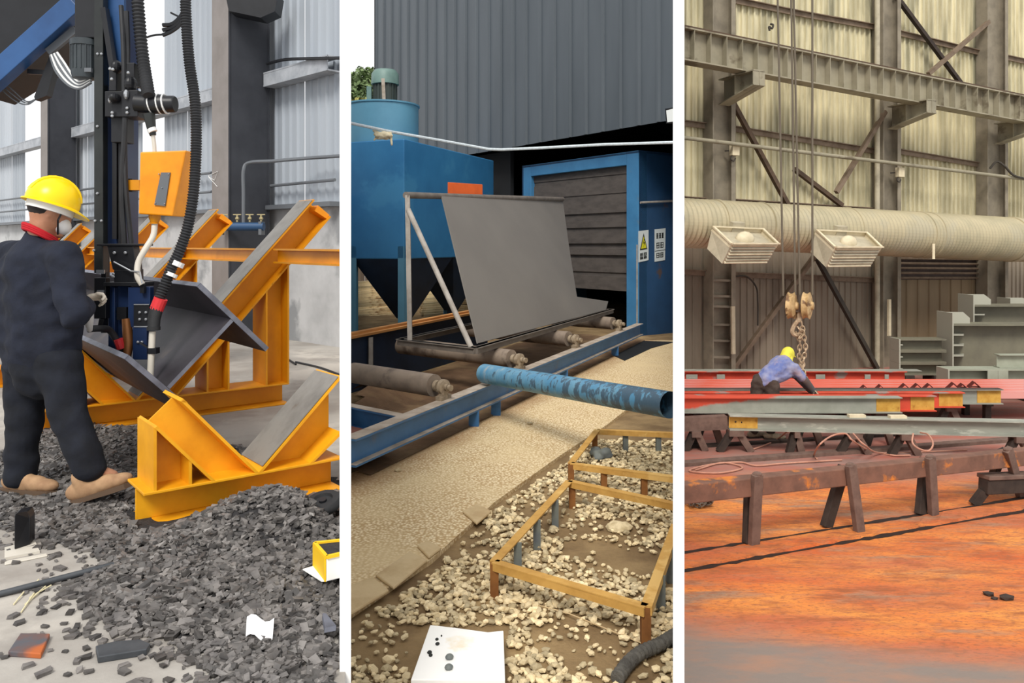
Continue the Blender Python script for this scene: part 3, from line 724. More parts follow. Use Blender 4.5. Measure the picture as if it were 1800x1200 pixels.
wc = F(572, 880, ZA+.1)+V3((-.01, .0, -.01)); wax = V3((-.12, -.25, .95)).normalized(); wr_ = .088
g = G(); g.lathe([(.045, -.02), (.08, -.022), (.092, -.008), (.092, .008), (.08, .022), (.05, .024), (.045, .01)], wc, wax, 32); g.build('tyre', M['rubber'], wh, smooth=True)
g = G(); g.lathe([(.046, -.01), (.046, .006), (.02, .008), (.018, .02), (.006, .02)], wc, wax, 24); g.build('hub', M['black_metal'], wh, smooth=True)
G().tube([F(-10, 1046, ZA+.012), F(200, 992, ZA+.03)], .012, 10).build('steel_rod', M['slab_steel'], smooth=True, label='long thin grey steel rod lying on the floor at the left edge', cat='rod')
g = G()
for a_, b_ in (((37, 1076), (60, 1042)), ((24, 1062), (42, 1040)), ((44, 1062), (80, 1030)), ((52, 1050), (90, 1028)), ((58, 1032), (68, 1018))):
    g.tube([F(*a_, ZA+.004), F(*b_, ZA+.012)], .0028, 5)
g.build('straw_wisps', M['straw'], label='few pale straw wisps beside the thin steel rod', cat='straw')
bk = thing('black_block', F(38, 966, ZA), 'black steel block standing on a thin pale plate at the left edge', 'block')
a_ = F(25, 966, ZA+.01); b_ = F(53, 957, ZA+.01)
g = G(); sc_ = a_.y/FPX; g.prism([a_, b_, b_+V3((0, 0, 48*sc_)), b_+V3((-.012, 0, 60*sc_)), a_+V3((.008, 0, 64*sc_)), a_+V3((0, 0, 60*sc_))], (-.02, .07, 0)); g.build('body', M['black_metal'], bk, bevel=.004)
g = G(); g.prism([F(8, 984, ZA), F(70, 972, ZA), F(62, 955, ZA), F(8, 964, ZA)], (0, 0, .01)); g.build('base_plate', M['hose_white'], bk)
slab('flat_bar', [(8, 994), (84, 978), (82, 974), (8, 988)], .006, M['hose_white'], 'pale flat bar on the floor below the black block', 'bar')
G().tube(curve([F(282, 985, ZA+.03), F(286, 972, ZA+.05), F(296, 966, ZA+.06), F(306, 966, ZA+.045), F(312, 958, ZA+.03)], 8), .003, 6).build('plastic_tie', M['zip_white'], label='thin curled white plastic tie on the chips below the trestle foot', cat='tie')
g = G(); c_ = F(440, 586, ZA)
for k in range(9): g.ell(c_+V3((rr.uniform(-.09, .09), rr.uniform(-.05, .05), .04+rr.uniform(0, .03))), (.07, .01, 0), (-.01, .05, 0), (0, .01, .05), 8, 6)
remesh(g, 'white_rag', M['mask_white'], None, .012, 3); tag(bpy.data.objects['white_rag'], 'bundled white rag on the floor under the second trestle arm', 'rag')
for k, (p_, q_) in enumerate((((520, 636), (606, 662)), ((430, 590), (520, 640)))):
    G().tube(curve([F(*p_, ZA+.012), F((p_[0]+q_[0])/2, (p_[1]+q_[1])/2-3, ZA+.012), F(*q_, ZA+.012)], 6), .012, 6).build('floor_cable', M['black_metal'], label=('black cable on the floor right of the second trestle', 'black cable on the floor behind the posts of the second trestle')[k], cat='cable')
slab('foot_plate', [(246, 940), (300, 930), (346, 921), (346, 916), (300, 918), (262, 924)], .006, M['yellow_steel'], 'worn yellow foot strip under the nearest trestle base', 'strip')
# ================================================================== MIDDLE BAY: blasting line outdoors
D('dirt', '#8b7350', '#715a3d', scale=3, c3='#a98f66', s3=1.3, lo3=.5, hi3=.7, rough=.95, bump=.5, bscale=30)
D('dirt_dark', '#74583f', '#5b442e', scale=3, c3='#8f7553', s3=1.2, lo3=.5, hi3=.7, rough=.95, bump=.6, bscale=25)
def pebbles(N, L, mp, mix, noise, ramp, col):
    v = N.new('ShaderNodeTexVoronoi'); v.inputs['Scale'].default_value = 48; L.new(mp.outputs['Vector'], v.inputs['Vector'])
    c = mix(ramp(v, .2, .62), lin('#f0e0bc'), lin('#bd9f72'))
    c = mix(ramp(noise(1.3), .45, .7), c, lin('#d8c196'))
    ge = N.new('ShaderNodeNewGeometry'); sx = N.new('ShaderNodeSeparateXYZ'); L.new(ge.outputs['Position'], sx.inputs[0])
    d = N.new('ShaderNodeMath'); d.operation = 'MULTIPLY_ADD'; L.new(sx.outputs['X'], d.inputs[0]); d.inputs[1].default_value = .925
    e = N.new('ShaderNodeMath'); e.operation = 'MULTIPLY_ADD'; L.new(sx.outputs['Y'], e.inputs[0]); e.inputs[1].default_value = -.38; L.new(d.outputs[0], e.inputs[2])
    n2 = noise(1.1); f = N.new('ShaderNodeMath'); f.operation = 'MULTIPLY_ADD'; L.new(n2.outputs[0], f.inputs[0]); f.inputs[1].default_value = .7; L.new(e.outputs[0], f.inputs[2])
    EDGE = f
    c = mix(ramp(f, DUST1, DUST0), c, lin('#96683e'))
    return c
DUST0, DUST1 = -2.8, -2.2
M['apron'] = mat('apron', '#d4ba8c', rough=.9, bump=.5, bscale=45, extra=pebbles)
D('slab_cream', '#cbb48c', '#b89e76', scale=5, rough=.9, bump=.3, bscale=30)
D('stone', '#dccaa4', '#b8a47d', scale=22, rough=.85, island=.4)
D('rail_blue', '#3a6c9c', '#305f8c', scale=3, c3='#5a6470', s3=4, lo3=.6, hi3=.8, rough=.5)
D('flange_dusty', '#b1a496', '#938473', scale=6, rough=.8)
D('roller_dusty', '#8c7d6e', '#74665a', scale=5, c3='#5e5147', s3=2.5, rough=.7)
D('bearing', '#9b8b75', '#7d6e5b', scale=20, rough=.7)
D('cart_grey', '#6f675f', '#5f5750', scale=6, rough=.6)
D('plate_grey', '#716c66', '#68635e', scale=.8, lo=.35, hi=.7, rough=.55)
D('tube_pale', '#a39c94', '#8d857c', scale=8, rough=.6)
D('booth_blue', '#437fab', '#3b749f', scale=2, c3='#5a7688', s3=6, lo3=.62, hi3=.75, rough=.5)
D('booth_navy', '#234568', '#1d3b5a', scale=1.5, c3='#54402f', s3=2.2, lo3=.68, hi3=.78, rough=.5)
D('curtain', '#5a534e', '#4c4642', scale=3, stretch=(1, 1, 3), rough=.75)
D('clad_dark', '#545b61', '#4a5157', scale=1.0, stretch=(1, 1, .15), rough=.42)
D('interior_dark', '#15171a', rough=.8)  # near-black puts the shade of the enclosed building into the colour
D('hopper_blue', '#3d83b4', '#3577a8', scale=1.2, c3='#478dba', s3=.7, rough=.38)
D('hopper_pale', '#6096b0', '#588ca6', scale=1.5, rough=.45)
D('hopper_navy', '#1a2c44', '#142236', scale=2, rough=.6)
D('motor_green', '#6f8a83', '#617b75', scale=4, rough=.5)
D('motor_dark', '#3d4440', rough=.6)
D('rope_white', '#c9d2d6', '#b5bec2', scale=30, rough=.8)
D('rag_cream', '#ded2b3', '#c3b492', scale=20, rough=.9)
D('orange_panel', '#e86318', '#d95a14', scale=4, rough=.5)
D('timber', '#c98f52', '#a8713c', scale=5, stretch=(.3, .3, 4), rough=.8)
D('plank', '#ecd9b0', '#cdb185', scale=5, c3='#8d6844', s3=2, rough=.85, island=.3)
def chipped(N, L, mp, mix, noise, ramp, col):
    sx = N.new('ShaderNodeSeparateXYZ'); L.new(mp.outputs['Vector'], sx.inputs[0])
    n = noise(16); a = N.new('ShaderNodeMath'); a.operation = 'MULTIPLY_ADD'; L.new(sx.outputs['X'], a.inputs[0]); a.inputs[1].default_value = .16; L.new(n.outputs[0], a.inputs[2])
    c = mix(ramp(a, .50, .56), col, lin('#40586a'))
    b2 = N.new('ShaderNodeMath'); b2.operation = 'MULTIPLY_ADD'; L.new(sx.outputs['X'], b2.inputs[0]); b2.inputs[1].default_value = -.2; b2.inputs[2].default_value = .0
    n3 = noise(5); c2 = N.new('ShaderNodeMath'); c2.operation = 'ADD'; L.new(n3.outputs[0], c2.inputs[0]); L.new(b2.outputs[0], c2.inputs[1])
    return mix(ramp(c2, .68, .76), c, lin('#98a0a0'))
M['pipe_worn'] = mat('pipe_worn', '#4d84a6', '#6b97ad', scale=8, stretch=(1, 1, .4), rough=.45, extra=chipped, bump=.15, bscale=40)
D('form_yellow', '#c99c52', '#b38641', scale=8, c3='#d8b069', s3=4, rough=.7)
D('form_rust', '#8a5a2c', '#774a22', scale=12, rough=.8)
D('stub_grey', '#70756f', '#5f656a', scale=10, rough=.6)
D('foam_white', '#f7f5f0', '#f2edde', scale=3, rough=.8)
D('bark_grey', '#5f5c56', '#474440', scale=14, rough=.9, bump=.8, bscale=40)
D('rust_plate', '#8a5445', '#75463a', scale=4, rough=.7)
D('leaf', '#74875a', '#5a6f46', scale=.8, rough=.7, island=.45)
D('leaf_dry', '#b0a860', '#939250', scale=.8, rough=.7, island=.4)
D('trunk', '#54473a', rough=.9)
D('lamp_white', '#e8ebe8', rough=.4)
D('sign_white', '#c3c8c6', rough=.5)
D('sign_yellow', '#c9c21f', rough=.5)
D('ink', '#20221f', rough=.6)

r3, q3 = V3((.38, .925, 0)), V3((-.77, .635, 0))
A0 = V3((-1.215, 5.92, 0))
GB = ZB-.03
fan(607, 1193, 2.1, [(ray_xy(1193, 30)), (ray_xy(607, 30))], GB, .3).build('floor_middle', M['dirt'], kind='structure')
def rail(s, z, lat=0.0): 
    p = A0+r3*s+q3*lat
    return V3((p.x, p.y, z))
def rail_s(px, lat=0.0):
    k = (px-CX)/FPX; b = A0+q3*lat
    return (k*b.y-b.x)/(r3.x-k*r3.y)
apr = G().prism([F(px, py, GB) for px, py in ((609, 842), (870, 722), (1122, 600), (1188, 601), (1188, 706), (1112, 716), (1066, 752), (985, 806), (870, 889), (760, 990), (610, 1092))][::-1], (0, 0, .03)).build('trim_1', M['apron'], kind='structure')
for q in ([(610, 1035), (655, 1018), (684, 1042), (610, 1088)], [(660, 1015), (720, 973), (752, 988), (692, 1038)], [(733, 962), (752, 953), (776, 967), (754, 984)], [(813, 902), (840, 888), (864, 902), (838, 924)]):
    G().prism([F(px, py, ZB) for px, py in q], (0, 0, .018)).build('paving_slab', M['slab_cream'], apr, bevel=.008)
# conveyor bed
g = G(); sw = 9.5
nx_, ny_ = 30, 12; vs = []
for i in range(nx_+1):
    for j in range(ny_+1):
        p = rail(.3+sw*i/nx_, 0, 2.1*j/ny_); hump = .22*math.exp(-((j/ny_-.75)**2)/.04-((i/nx_-.22)**2)/.012)+.03*math.sin(i*1.7)*math.sin(j*1.1)
        vs.append((p.x, p.y, GB+.04+max(0, hump)))
cut = lambda p: pxof(p) > 609
fs = []
for i in range(nx_):
    for j in range(ny_):
        q = [i*(ny_+1)+j, (i+1)*(ny_+1)+j, (i+1)*(ny_+1)+j+1, i*(ny_+1)+j+1]
        if all(cut(vs[k]) for k in q): fs.append(q)
g.add(vs, fs); g.build('trim_2', M['dirt_dark'], smooth=True, kind='structure')
cv = thing('roller_conveyor', rail(4, ZB, .8), 'roller conveyor with dusty rollers on a blue side beam leading into the booth', 'conveyor')
g = G(); g.ibeam(rail(0, .055), rail(9.35, .055), .21, .13, .016, .012); rb = g.build('side_beam', M['rail_blue'], cv)
g = G()
for z in (.161, -.0335): g.bar(rail(0, z), rail(9.35, z), .13, .004)
g.build('dusty_flange', M['flange_dusty'], rb)
for s in (2.2, 2.75, 5.0, 7.6): G().bar(rail(s, GB, .0), rail(s, -.05, .0), .14, .1, (1, 0, 0)).build('stub', M['rail_blue'], cv)
def roller(s, L):
    o = rail(s, .275); d = q3
    g = G(); a, b = o+d*.16, o+d*(L-.1)
    g.cyl(a, b, .105, 24); ro = g.build('roller', M['roller_dusty'], cv, smooth=True)
    g = G(); g.cyl(o-d*.02, a, .032, 12); g.cyl(o+d*.1, o+d*.14, .055, 14); g.build('shaft', M['bearing'], ro, smooth=True)
    g = G(); g.lathe([(.05, -.03), (.072, -.02), (.072, .02), (.05, .03)], o+d*.04, d, 16); g.obox(o+d*.04-V3((0, 0, .095)), r3*.1, q3*.04, (0, 0, .018)); g.obox(o+d*.04-V3((0, 0, .06)), r3*.045, q3*.035, (0, 0, .03))
    g.cyl(o-d*.03, o-d*.06, .03, 10); g.build('bearing', M['bearing'], ro, smooth=True)
s1 = rail_s(785); o = rail(s1, .27); L = 0
while pxof(o+q3*L) > 611: L += .02
roller(s1, L)
for px in (918, 1016, 1092): roller(rail_s(px), 2.15)
sfar = rail_s(611, 2.3)
sC = rail_s(712); L = 0
while pxof(rail(sC, 0)+q3*L) > 611: L += .02
g = G(); g.ibeam(rail(sC, .07, .05), rail(sC, .07, L), .18, .1); cm = g.build('cross_member', M['rail_blue'], cv)
g = G(); g.bar(rail(sC, .162, .05), rail(sC, .162, L), .1, .004); g.build('dusty_flange', M['flange_dusty'], cm)
g = G(); g.prism([rail(.12, .0, .08), rail(sC-.1, .0, .08), rail(sC-.1, .0, L-.06), rail(sC-.2, .0, L-.07)], (0, 0, .01)); g.build('cover_plate', M['rust_plate'], cv)
g = G(); g.prism([rail(sfar, GB, 2.3), rail(sfar+4.2, GB, 2.3), rail(sfar+4.2, .46, 2.3), rail(sfar, .44, 2.3)], q3*.03); g.build('far_side_plate', M['hopper_navy'], cv)
for k in range(2): G().bar(rail(sfar, .465+.03*k, 2.28+.06*k), rail(sfar+4.2, .485+.03*k, 2.28+.06*k), .09, .03).build('timber_rail', M['timber'], cv)
G().bar(rail(rail_s(652, 2.25), GB, 2.25), rail(rail_s(652, 2.25), .42, 2.25), .05, .05, (1, 0, 0)).build('side_post', M['tube_pale'], cv)

# ---- cart with the leaning plate
zc = .385
c0 = P(836, 617, 1400*(CZ-zc-.03)/(617-430)); c0.z = zc+.035
def cp_(a, b, z=0): return c0+r3*a+q3*b+V3((0, 0, z))
ct = thing('plate_cart', c0-V3((0, 0, .035)), 'grey tube cart carrying one large leaning steel plate towards the booth', 'cart')
Lc, Wc = 5.75, 1.25
for a, b, c, d in ((0, 0, Lc, 0), (0, 0, 0, Wc), (0, Wc, Lc, Wc), (Lc, 0, Lc, Wc)):
    g = G(); g.bar(cp_(a, b), cp_(c, d), .06, .07); g.bar(cp_(a, b, .03), cp_(c, d, .03), .1, .01); g.build('base_bar', M['cart_grey'], ct)
pt = cp_(0.02, Wc*.86); top = P(722, 344, pt.y+.1)
G().bar(pt, V3((pt.x-.03, pt.y, top.z)), .055, .055, (1, 0, 0)).build('post', M['tube_pale'], ct)
bt = cp_(0.02, .08, .03)
G().cyl(bt, V3((pt.x-.02, pt.y-.02, top.z-.17)), .032, 12).build('brace', M['tube_pale'], ct, smooth=True)
tt0 = V3((pt.x-.05, pt.y-.02, top.z)); Yt = pt.y+5.65
tt1 = P(989, 350, Yt)
G().cyl(tt0, tt1, .04, 14).build('top_tube', M['cart_grey'], ct, smooth=True)
bl = P(838, 604, c0.y+.2); 
pa, pb_ = cp_(.25, .06, .05), cp_(5.4, .06, .05); pc = tt0.lerp(tt1, .2)+V3((0, -.05, 0))
q = [plane_hit(px, py, pa, pb_, pc) for px, py in ((775, 345), (988, 351), (1000, 440), (1013, 522), (1068, 530), (1064, 545), (838, 604))]
n = (pb_-pa).cross(pc-pa).normalized()
pl = G().prism(q, n*.014).build('steel_plate', M['plate_grey'], label='big flat dark grey steel plate leaning on the tube cart', cat='plate')
xo = plane_hit(790, 350, pa, pb_, pc)
og = G(); yo = xo.y+.2; yo2 = plane_hit(850, 352, pa, pb_, pc).y+.2
a_, b_ = P(787, 320, yo), P(848, 324, yo2)
og.prism([a_, b_, V3((b_.x, b_.y, b_.z-.45)), V3((a_.x, a_.y, a_.z-.45))], (0, .06, 0)); og.build('orange_panel', M['orange_panel'], label='small orange panel standing behind the top tube of the cart', cat='panel', bevel=.006)

# ---- booth
BC = V3((2.53, 15.95, 0)); bd = V3((-.58, .81, 0)).normalized(); WBo = Wall((BC.x, BC.y), (bd.x, bd.y))
nb = WBo.n
zt = 1.6+166*BC.y/FPX
tl = WBo.s_at(918); tj0, tj1 = WBo.s_at(1101), WBo.s_at(933)
bo = thing('blast_booth', WBo.xy(tl/2, 0, ZB), 'blue blasting booth with a hanging curtain of dark strips over its doorway', 'booth')
def wq(g, w, t0, t1, z0, z1, o0, o1): 
    return g.hexa([w.xy(t0, o0, z0), w.xy(t1, o0, z0), w.xy(t1, o1, z0), w.xy(t0, o1, z0), w.xy(t0, o0, z1), w.xy(t1, o0, z1), w.xy(t1, o1, z1), w.xy(t0, o1, z1)])
zo = 3.22
for nm, t0, t1, z0, z1 in (('right_jamb', 0, tj0, GB, zt), ('left_jamb', tj1, tl, GB, zt), ('lintel', tj0, tj1, zo, zt)):
    g = G(); wq(g, WBo, t0, t1, z0, z1, -.25, .0); g.build(nm, M['booth_blue'], bo, bevel=.012)
zz = zo; k = 0; rs = random.Random(5)
while zz > .72:
    h = rs.choice((.12, .14, .2, .26, .13, .11)); z0 = max(.62, zz-h)
    g = G(); wq(g, WBo, tj0-.02, tj1+.02, z0-.03, zz, -.13-.03*(k % 2), -.10-.03*(k % 2)+rs.uniform(0, .02)); g.v = [(x, y, z+rs.uniform(-.004, .012)) for x, y, z in g.v]
    g.build('curtain_strip', M['curtain'], bo); zz = z0; k += 1
def back(px, w0, d, lim):                            # run from a point along d until the ray through px
    s = 0
    while pxof(w0+d*s) < px and s < lim: s += .02
    return w0+d*s
rc = back(1187, BC, -nb, 3)
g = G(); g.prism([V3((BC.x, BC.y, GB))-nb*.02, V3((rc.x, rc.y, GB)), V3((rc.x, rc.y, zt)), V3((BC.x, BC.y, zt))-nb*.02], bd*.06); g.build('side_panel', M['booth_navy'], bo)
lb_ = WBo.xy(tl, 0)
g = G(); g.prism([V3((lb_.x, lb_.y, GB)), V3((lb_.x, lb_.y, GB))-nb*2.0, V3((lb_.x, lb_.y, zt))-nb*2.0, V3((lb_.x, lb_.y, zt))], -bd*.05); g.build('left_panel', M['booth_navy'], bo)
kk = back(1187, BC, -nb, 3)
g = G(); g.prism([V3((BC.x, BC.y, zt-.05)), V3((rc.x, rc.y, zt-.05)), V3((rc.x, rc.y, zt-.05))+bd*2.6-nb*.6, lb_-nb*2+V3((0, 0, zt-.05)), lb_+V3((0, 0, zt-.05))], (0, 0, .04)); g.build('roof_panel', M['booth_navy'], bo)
WS = Wall((BC.x, BC.y), (-nb.x, -nb.y)); so = .005
def spt(px, py, o=.0): return WS.at(px, py, .0+o)
g = G(); g.cyl(WS.at(1126, 356, .05), WS.at(1186, 353, .05), .022, 10); g.build('side_rail', M['tube_pale'], bo)
g = G(); g.bar(WBo.xy(.03, .006, GB), WBo.xy(.03, .006, 1.6), .03, .01, nb); g.build('worn_edge', M['flange_dusty'], bo)
def sgn(name, c, label, tri):
    q = [WS.at(px, py, .012) for px, py in c]
    r_ = G().prism(q, -WS.n*.008).build(name, M['sign_white'], label=label, cat='sign')
    def pt(u, v, o=.003):
        return q[0].lerp(q[1], u).lerp(q[3].lerp(q[2], u), v)+WS.n*o
    if tri:
        G().prism([pt(.5, .09), pt(.86, .62), pt(.12, .62)], WS.n*.002).build('triangle_border', M['ink'], r_)
        G().prism([pt(.5, .19, .006), pt(.75, .58, .006), pt(.23, .58, .006)], WS.n*.002).build('triangle', M['sign_yellow'], r_)
        G().prism([pt(.52, .27, .009), pt(.44, .42, .009), pt(.52, .42, .009), pt(.47, .55, .009), pt(.6, .38, .009), pt(.52, .38, .009), pt(.57, .28, .009)], WS.n*.002).build('bolt_mark', M['ink'], r_)
        rows = ((.72, .8, 2), (.84, .9, 2))
    else: rows = ((.13, .27, 3), (.42, .57, 2), (.74, .87, 2))
    g = G(); rs = random.Random(len(label))
    for v0, v1, n in rows:
        for i in range(n):
            u0 = .14+.74*i/n; u1 = u0+.74/n-.07
            for v in (v0, (v0+v1)/2, v1): g.prism([pt(u0, v), pt(u1, v), pt(u1, v+.022), pt(u0, v+.022)], WS.n*.001)
            for u in (u0+.02, rs.uniform(u0+.05, u1-.05), u1-.05): g.prism([pt(u, v0), pt(u+.045, v0), pt(u+.045, v1), pt(u, v1)], WS.n*.001)
    if not tri: g.prism([pt(0, .665), pt(1, .665), pt(1, .68), pt(0, .68)], WS.n*.001)
    g.build('characters', M['ink'], r_)
sgn('warning_sign', [(1122.5, 406), (1140, 404), (1140, 457), (1122.5, 461)], 'white warning sign with a yellow triangle on the booth side', True)
sgn('notice_sign', [(1151, 403), (1170, 401), (1169, 457), (1151, 460)], 'white notice sign with three lines of characters on the booth side', False)
G().prism([F(1072, 622, ZB+.002), F(1122, 599, ZB+.002), F(1186, 601, ZB+.002), F(1145, 612, ZB+.002), F(1098, 634, ZB+.002)], (0, 0, .006)).build('pit_shade_patch', M['interior_dark'], label='flat black patch painting the dark of the pit between beam and booth', cat='sheet')  # flat black patch paints the darkness of the pit

# ---- dark clad building
WB = Wall((BC.x+nb.x*.4, BC.y+nb.y*.4), (bd.x, bd.y))
tb0, tb1 = WB.s_at(1190), WB.s_at(658)
zb = 3.93
wb = G(); wq(wb, WB, tb0, tb1, zb, 10.6, -.14, -.06); bw = wb.build('wall_back_middle', M['interior_dark'], kind='structure')
n = 8; w_ = (tb1-tb0)/n
for i in range(n):
    G().sheet(WB, tb0+i*w_+.004, tb0+(i+1)*w_-.004, lambda t: zb-.02, lambda t: 10.6, -.05-.008*(i % 2), w_/3, .1, .05, .86).build('cladding_sheet', M['clad_dark'], bw)
e0, e1 = WB.xy(tb0), WB.xy(tb1)
r0 = V3((e0.x*23.0/e0.y, 23.0, 0)); 
g = G(); g.prism([e0-nb*.2+V3((0, 0, 10.5)), r0+V3((0, 0, 10.5)), V3((0, 31, 10.5)), e1-nb*7+V3((0, 0, 10.5)), e1-nb*.2+V3((0, 0, 10.5))], (0, 0, .1)); g.build('roof_sheet', M['interior_dark'], bw)  # unseen roof, side and rear walls added to keep the inside dark
g = G(); g.prism([V3((e1.x, e1.y, GB)), V3((e1.x, e1.y, GB))-nb*7, V3((e1.x, e1.y, 10.6))-nb*7, V3((e1.x, e1.y, 10.6))], (.05, .05, 0)); 
g.build('side_wall', M['interior_dark'], bw)
g = G(); b0, b1 = e1-nb*7, V3((0, 31, 0)); g.prism([b0+V3((0, 0, GB)), b1+V3((0, 0, GB)), b1+V3((0, 0, 10.6)), b0+V3((0, 0, 10.6))], (0, .1, 0)); g.build('rear_wall', M['interior_dark'], bw)
g = G(); g.prism([V3((r0.x, r0.y, GB)), b1+V3((0, 0, GB)), b1+V3((0, 0, 10.6)), V3((r0.x, r0.y, 10.6))], (0, .1, 0)); g.build('rear_wall', M['interior_dark'], bw)
g = G(); g.prism([V3((e0.x, e0.y, 2.6)), V3((r0.x, r0.y, 2.6)), V3((r0.x, r0.y, 10.6)), V3((e0.x, e0.y, 10.6))], (.05, 0, 0)); g.build('side_wall', M['interior_dark'], bw)
ti = WB.s_at(868)
g = G(); wq(g, WB, ti, tb1, GB, zb, -.6, -.5); g.build('lower_wall', M['interior_dark'], bw)
fl = thing('floodlight', WB.at(1178, 203, .2), 'small white floodlight on the dark cladding above the booth', 'lamp')
q = [WB.at(px, py, .25) for px, py in ((1169, 191), (1187, 188), (1187, 215), (1171, 217))]
G().prism(q, -WB.n*.1).build('housing', M['interior_dark'], fl)
q = [WB.at(px, py, .26) for px, py in ((1171, 194), (1187, 190), (1187, 213), (1173, 215))]
G().prism(q, -WB.n*.012).build('lens', M['lamp_white'], fl)
G().bar(WB.at(1172, 204, .02), WB.at(1178, 204, .2), .03, .03).build('arm', M['interior_dark'], fl)

# ---- dust hopper
HC = V3((-2.10, 15.5, 0)); hq = V3((-.925, .38, 0)); HL, HD, H0, H1 = 4.35, 1.24, 1.32, 3.66
hp_ = thing('dust_hopper', HC+r3*2+hq*.6+V3((0, 0, GB)), 'blue dust hopper on legs with a round cap and a motor on top', 'hopper')
def hpnt(a, b, z): return V3((HC.x+r3.x*a+hq.x*b, HC.y+r3.y*a+hq.y*b, z))
g = G(); g.hexa([hpnt(0, 0, H0), hpnt(HL, 0, H0), hpnt(HL, HD, H0), hpnt(0, HD, H0), hpnt(0, 0, H1), hpnt(HL, 0, H1), hpnt(HL, HD, H1), hpnt(0, HD, H1)]); g.build('bin', M['hopper_blue'], hp_, bevel=.02)
for k in range(2):
    a0, a1 = HL/2*k+.02, HL/2*(k+1)-.02; am = (a0+a1)/2; bm = HD/2
    g = G(); g.hexa([hpnt(am-.12, bm-.12, .06), hpnt(am+.12, bm-.12, .06), hpnt(am+.12, bm+.12, .06), hpnt(am-.12, bm+.12, .06), hpnt(a0, .03, H0), hpnt(a1, .03, H0), hpnt(a1, HD-.03, H0), hpnt(a0, HD-.03, H0)]); g.build('cone', M['hopper_navy'], hp_)
    g = G(); g.cyl(hpnt(am, bm, GB), hpnt(am, bm, .07), .1, 12); g.build('outlet', M['hopper_navy'], hp_)
for a, b in ((.0, .0), (HL-.02, .0), (HL-.02, HD), (0, HD)):
    g = G(); q_ = hpnt(a, b, GB); s_ = 1 if a < 1 else -1; u_ = 1 if b < .5 else -1
    g.prism([q_, q_+r3*(.26*s_), q_+r3*(.26*s_)+hq*(.02*u_), q_+hq*(.02*u_)+r3*.02*s_, q_+hq*(.14*u_)+r3*.02*s_, q_+hq*(.14*u_)], (0, 0, H0+.25-GB))
    g.build('leg', M['hopper_pale'], hp_)
capc = hpnt(1.0, .62, H1)
capc = P(672, 240, 16.75); capc.z = H1
g = G(); g.lathe([(.76, 0), (.76, .82), (.785, .83), (.785, .86), (.2, .93)], capc, (0, 0, 1), 40); g.build('round_cap', M['hopper_pale'], hp_, smooth=True)
mo = V3((capc.x+.06, capc.y, H1+.9))
g = G(); g.lathe([(.24, 0), (.24, .42)], mo, (0, 0, 1), 20)
for k in range(16):
    t = 2*math.pi*k/16; u = V3((math.cos(t), math.sin(t), 0)); g.bar(mo+u*.25, mo+u*.25+V3((0, 0, .42)), .03, .012, u)
mt_ = g.build('motor', M['motor_dark'], hp_, smooth=True)
g = G(); g.lathe([(.29, .40), (.285, .62), (.23, .70), (.0, .72)], mo, (0, 0, 1), 28); g.build('fan_cowl', M['motor_green'], mt_, smooth=True)
g = G(); g.bar(mo+V3((.02, -.27, .02)), mo+V3((0, -.28, .48)), .07, .02, (0, 1, 0)); g.build('name_strip', M['flange_dusty'], mt_)
g = G(); g.bar(mo+V3((-.33, 0, 0)), mo+V3((-.33, 0, .36)), .1, .12, (0, 1, 0)); g.build('terminal_box', M['motor_green'], mt_)
rp = [P(610, 215, 12.0), P(690, 232, 12.4), P(770, 246, 12.8), P(858, 262, 13.3), P(880, 263, 13.3), P(950, 260, 13.3), P(1060, 254, 13.2), P(1188, 250, 13.0)]
G().tube(rp, .024, 8).build('rope', M['rope_white'], smooth=True, label='white rope stretched across in front of the hopper and booth', cat='rope')
g = G(); rs = random.Random(9); rcn = P(675, 236, 12.3)
for k in range(12): g.ell(rcn+V3((rs.uniform(-.11, .1), rs.uniform(-.04, .04), rs.uniform(-.06, .04))), V3((.08, .01, rs.uniform(-.04, .04))), (0, .035, 0), (0, 0, .028), 8, 6)
g.caps(rcn+V3((.1, 0, .02)), rcn+V3((.12, 0, -.16)), .025, .02, 8)
g.caps(rcn+V3((-.1, 0, 0)), rcn+V3((-.15, 0, -.09)), .025, .015, 8)
rg = remesh(g, 'rag', M['rag_cream'], None, .012, 3); tag(rg, 'cream rag knotted onto the white rope before the hopper', 'rag')

# ---- planks stacked behind the hopper
rs = random.Random(4); kp = 0
for (x0, x1, y0, y1, nlev) in ((612, 716, 566, 492, 9), (738, 850, 552, 505, 6)):
    for i in range(nlev):
        for j in range(2):
            yy = lerp(y0, y1, (i+.5*j)/nlev); Yp = 20.3-.0*i+i*.16+j*.07
            z = CZ-(yy-HY)*Yp/FPX
            a_, b_ = P(x0+rs.uniform(0, 6), yy+2, Yp), P(x1+rs.uniform(-8, 6), yy-rs.uniform(3, 9), Yp+.5)
            o_ = G().bar(a_, b_, .26, .075).build('plank', M['plank'], label='weathered plank, %s in the %s stack beneath the blue hopper' % (('lowest', 'second lowest', 'third from the bottom', 'fourth from the bottom', 'fifth from the bottom', 'sixth from the bottom', 'seventh from the bottom', 'eighth from the bottom', 'ninth from the bottom', 'tenth from the bottom', 'eleventh from the bottom', 'twelfth from the bottom', 'thirteenth from the bottom', 'fourteenth from the bottom', 'fifteenth from the bottom', 'sixteenth from the bottom', 'second from the top', 'topmost')[2*i+j], 'left' if x0 < 700 else 'right'), cat='plank', group='planks stacked behind the hopper')
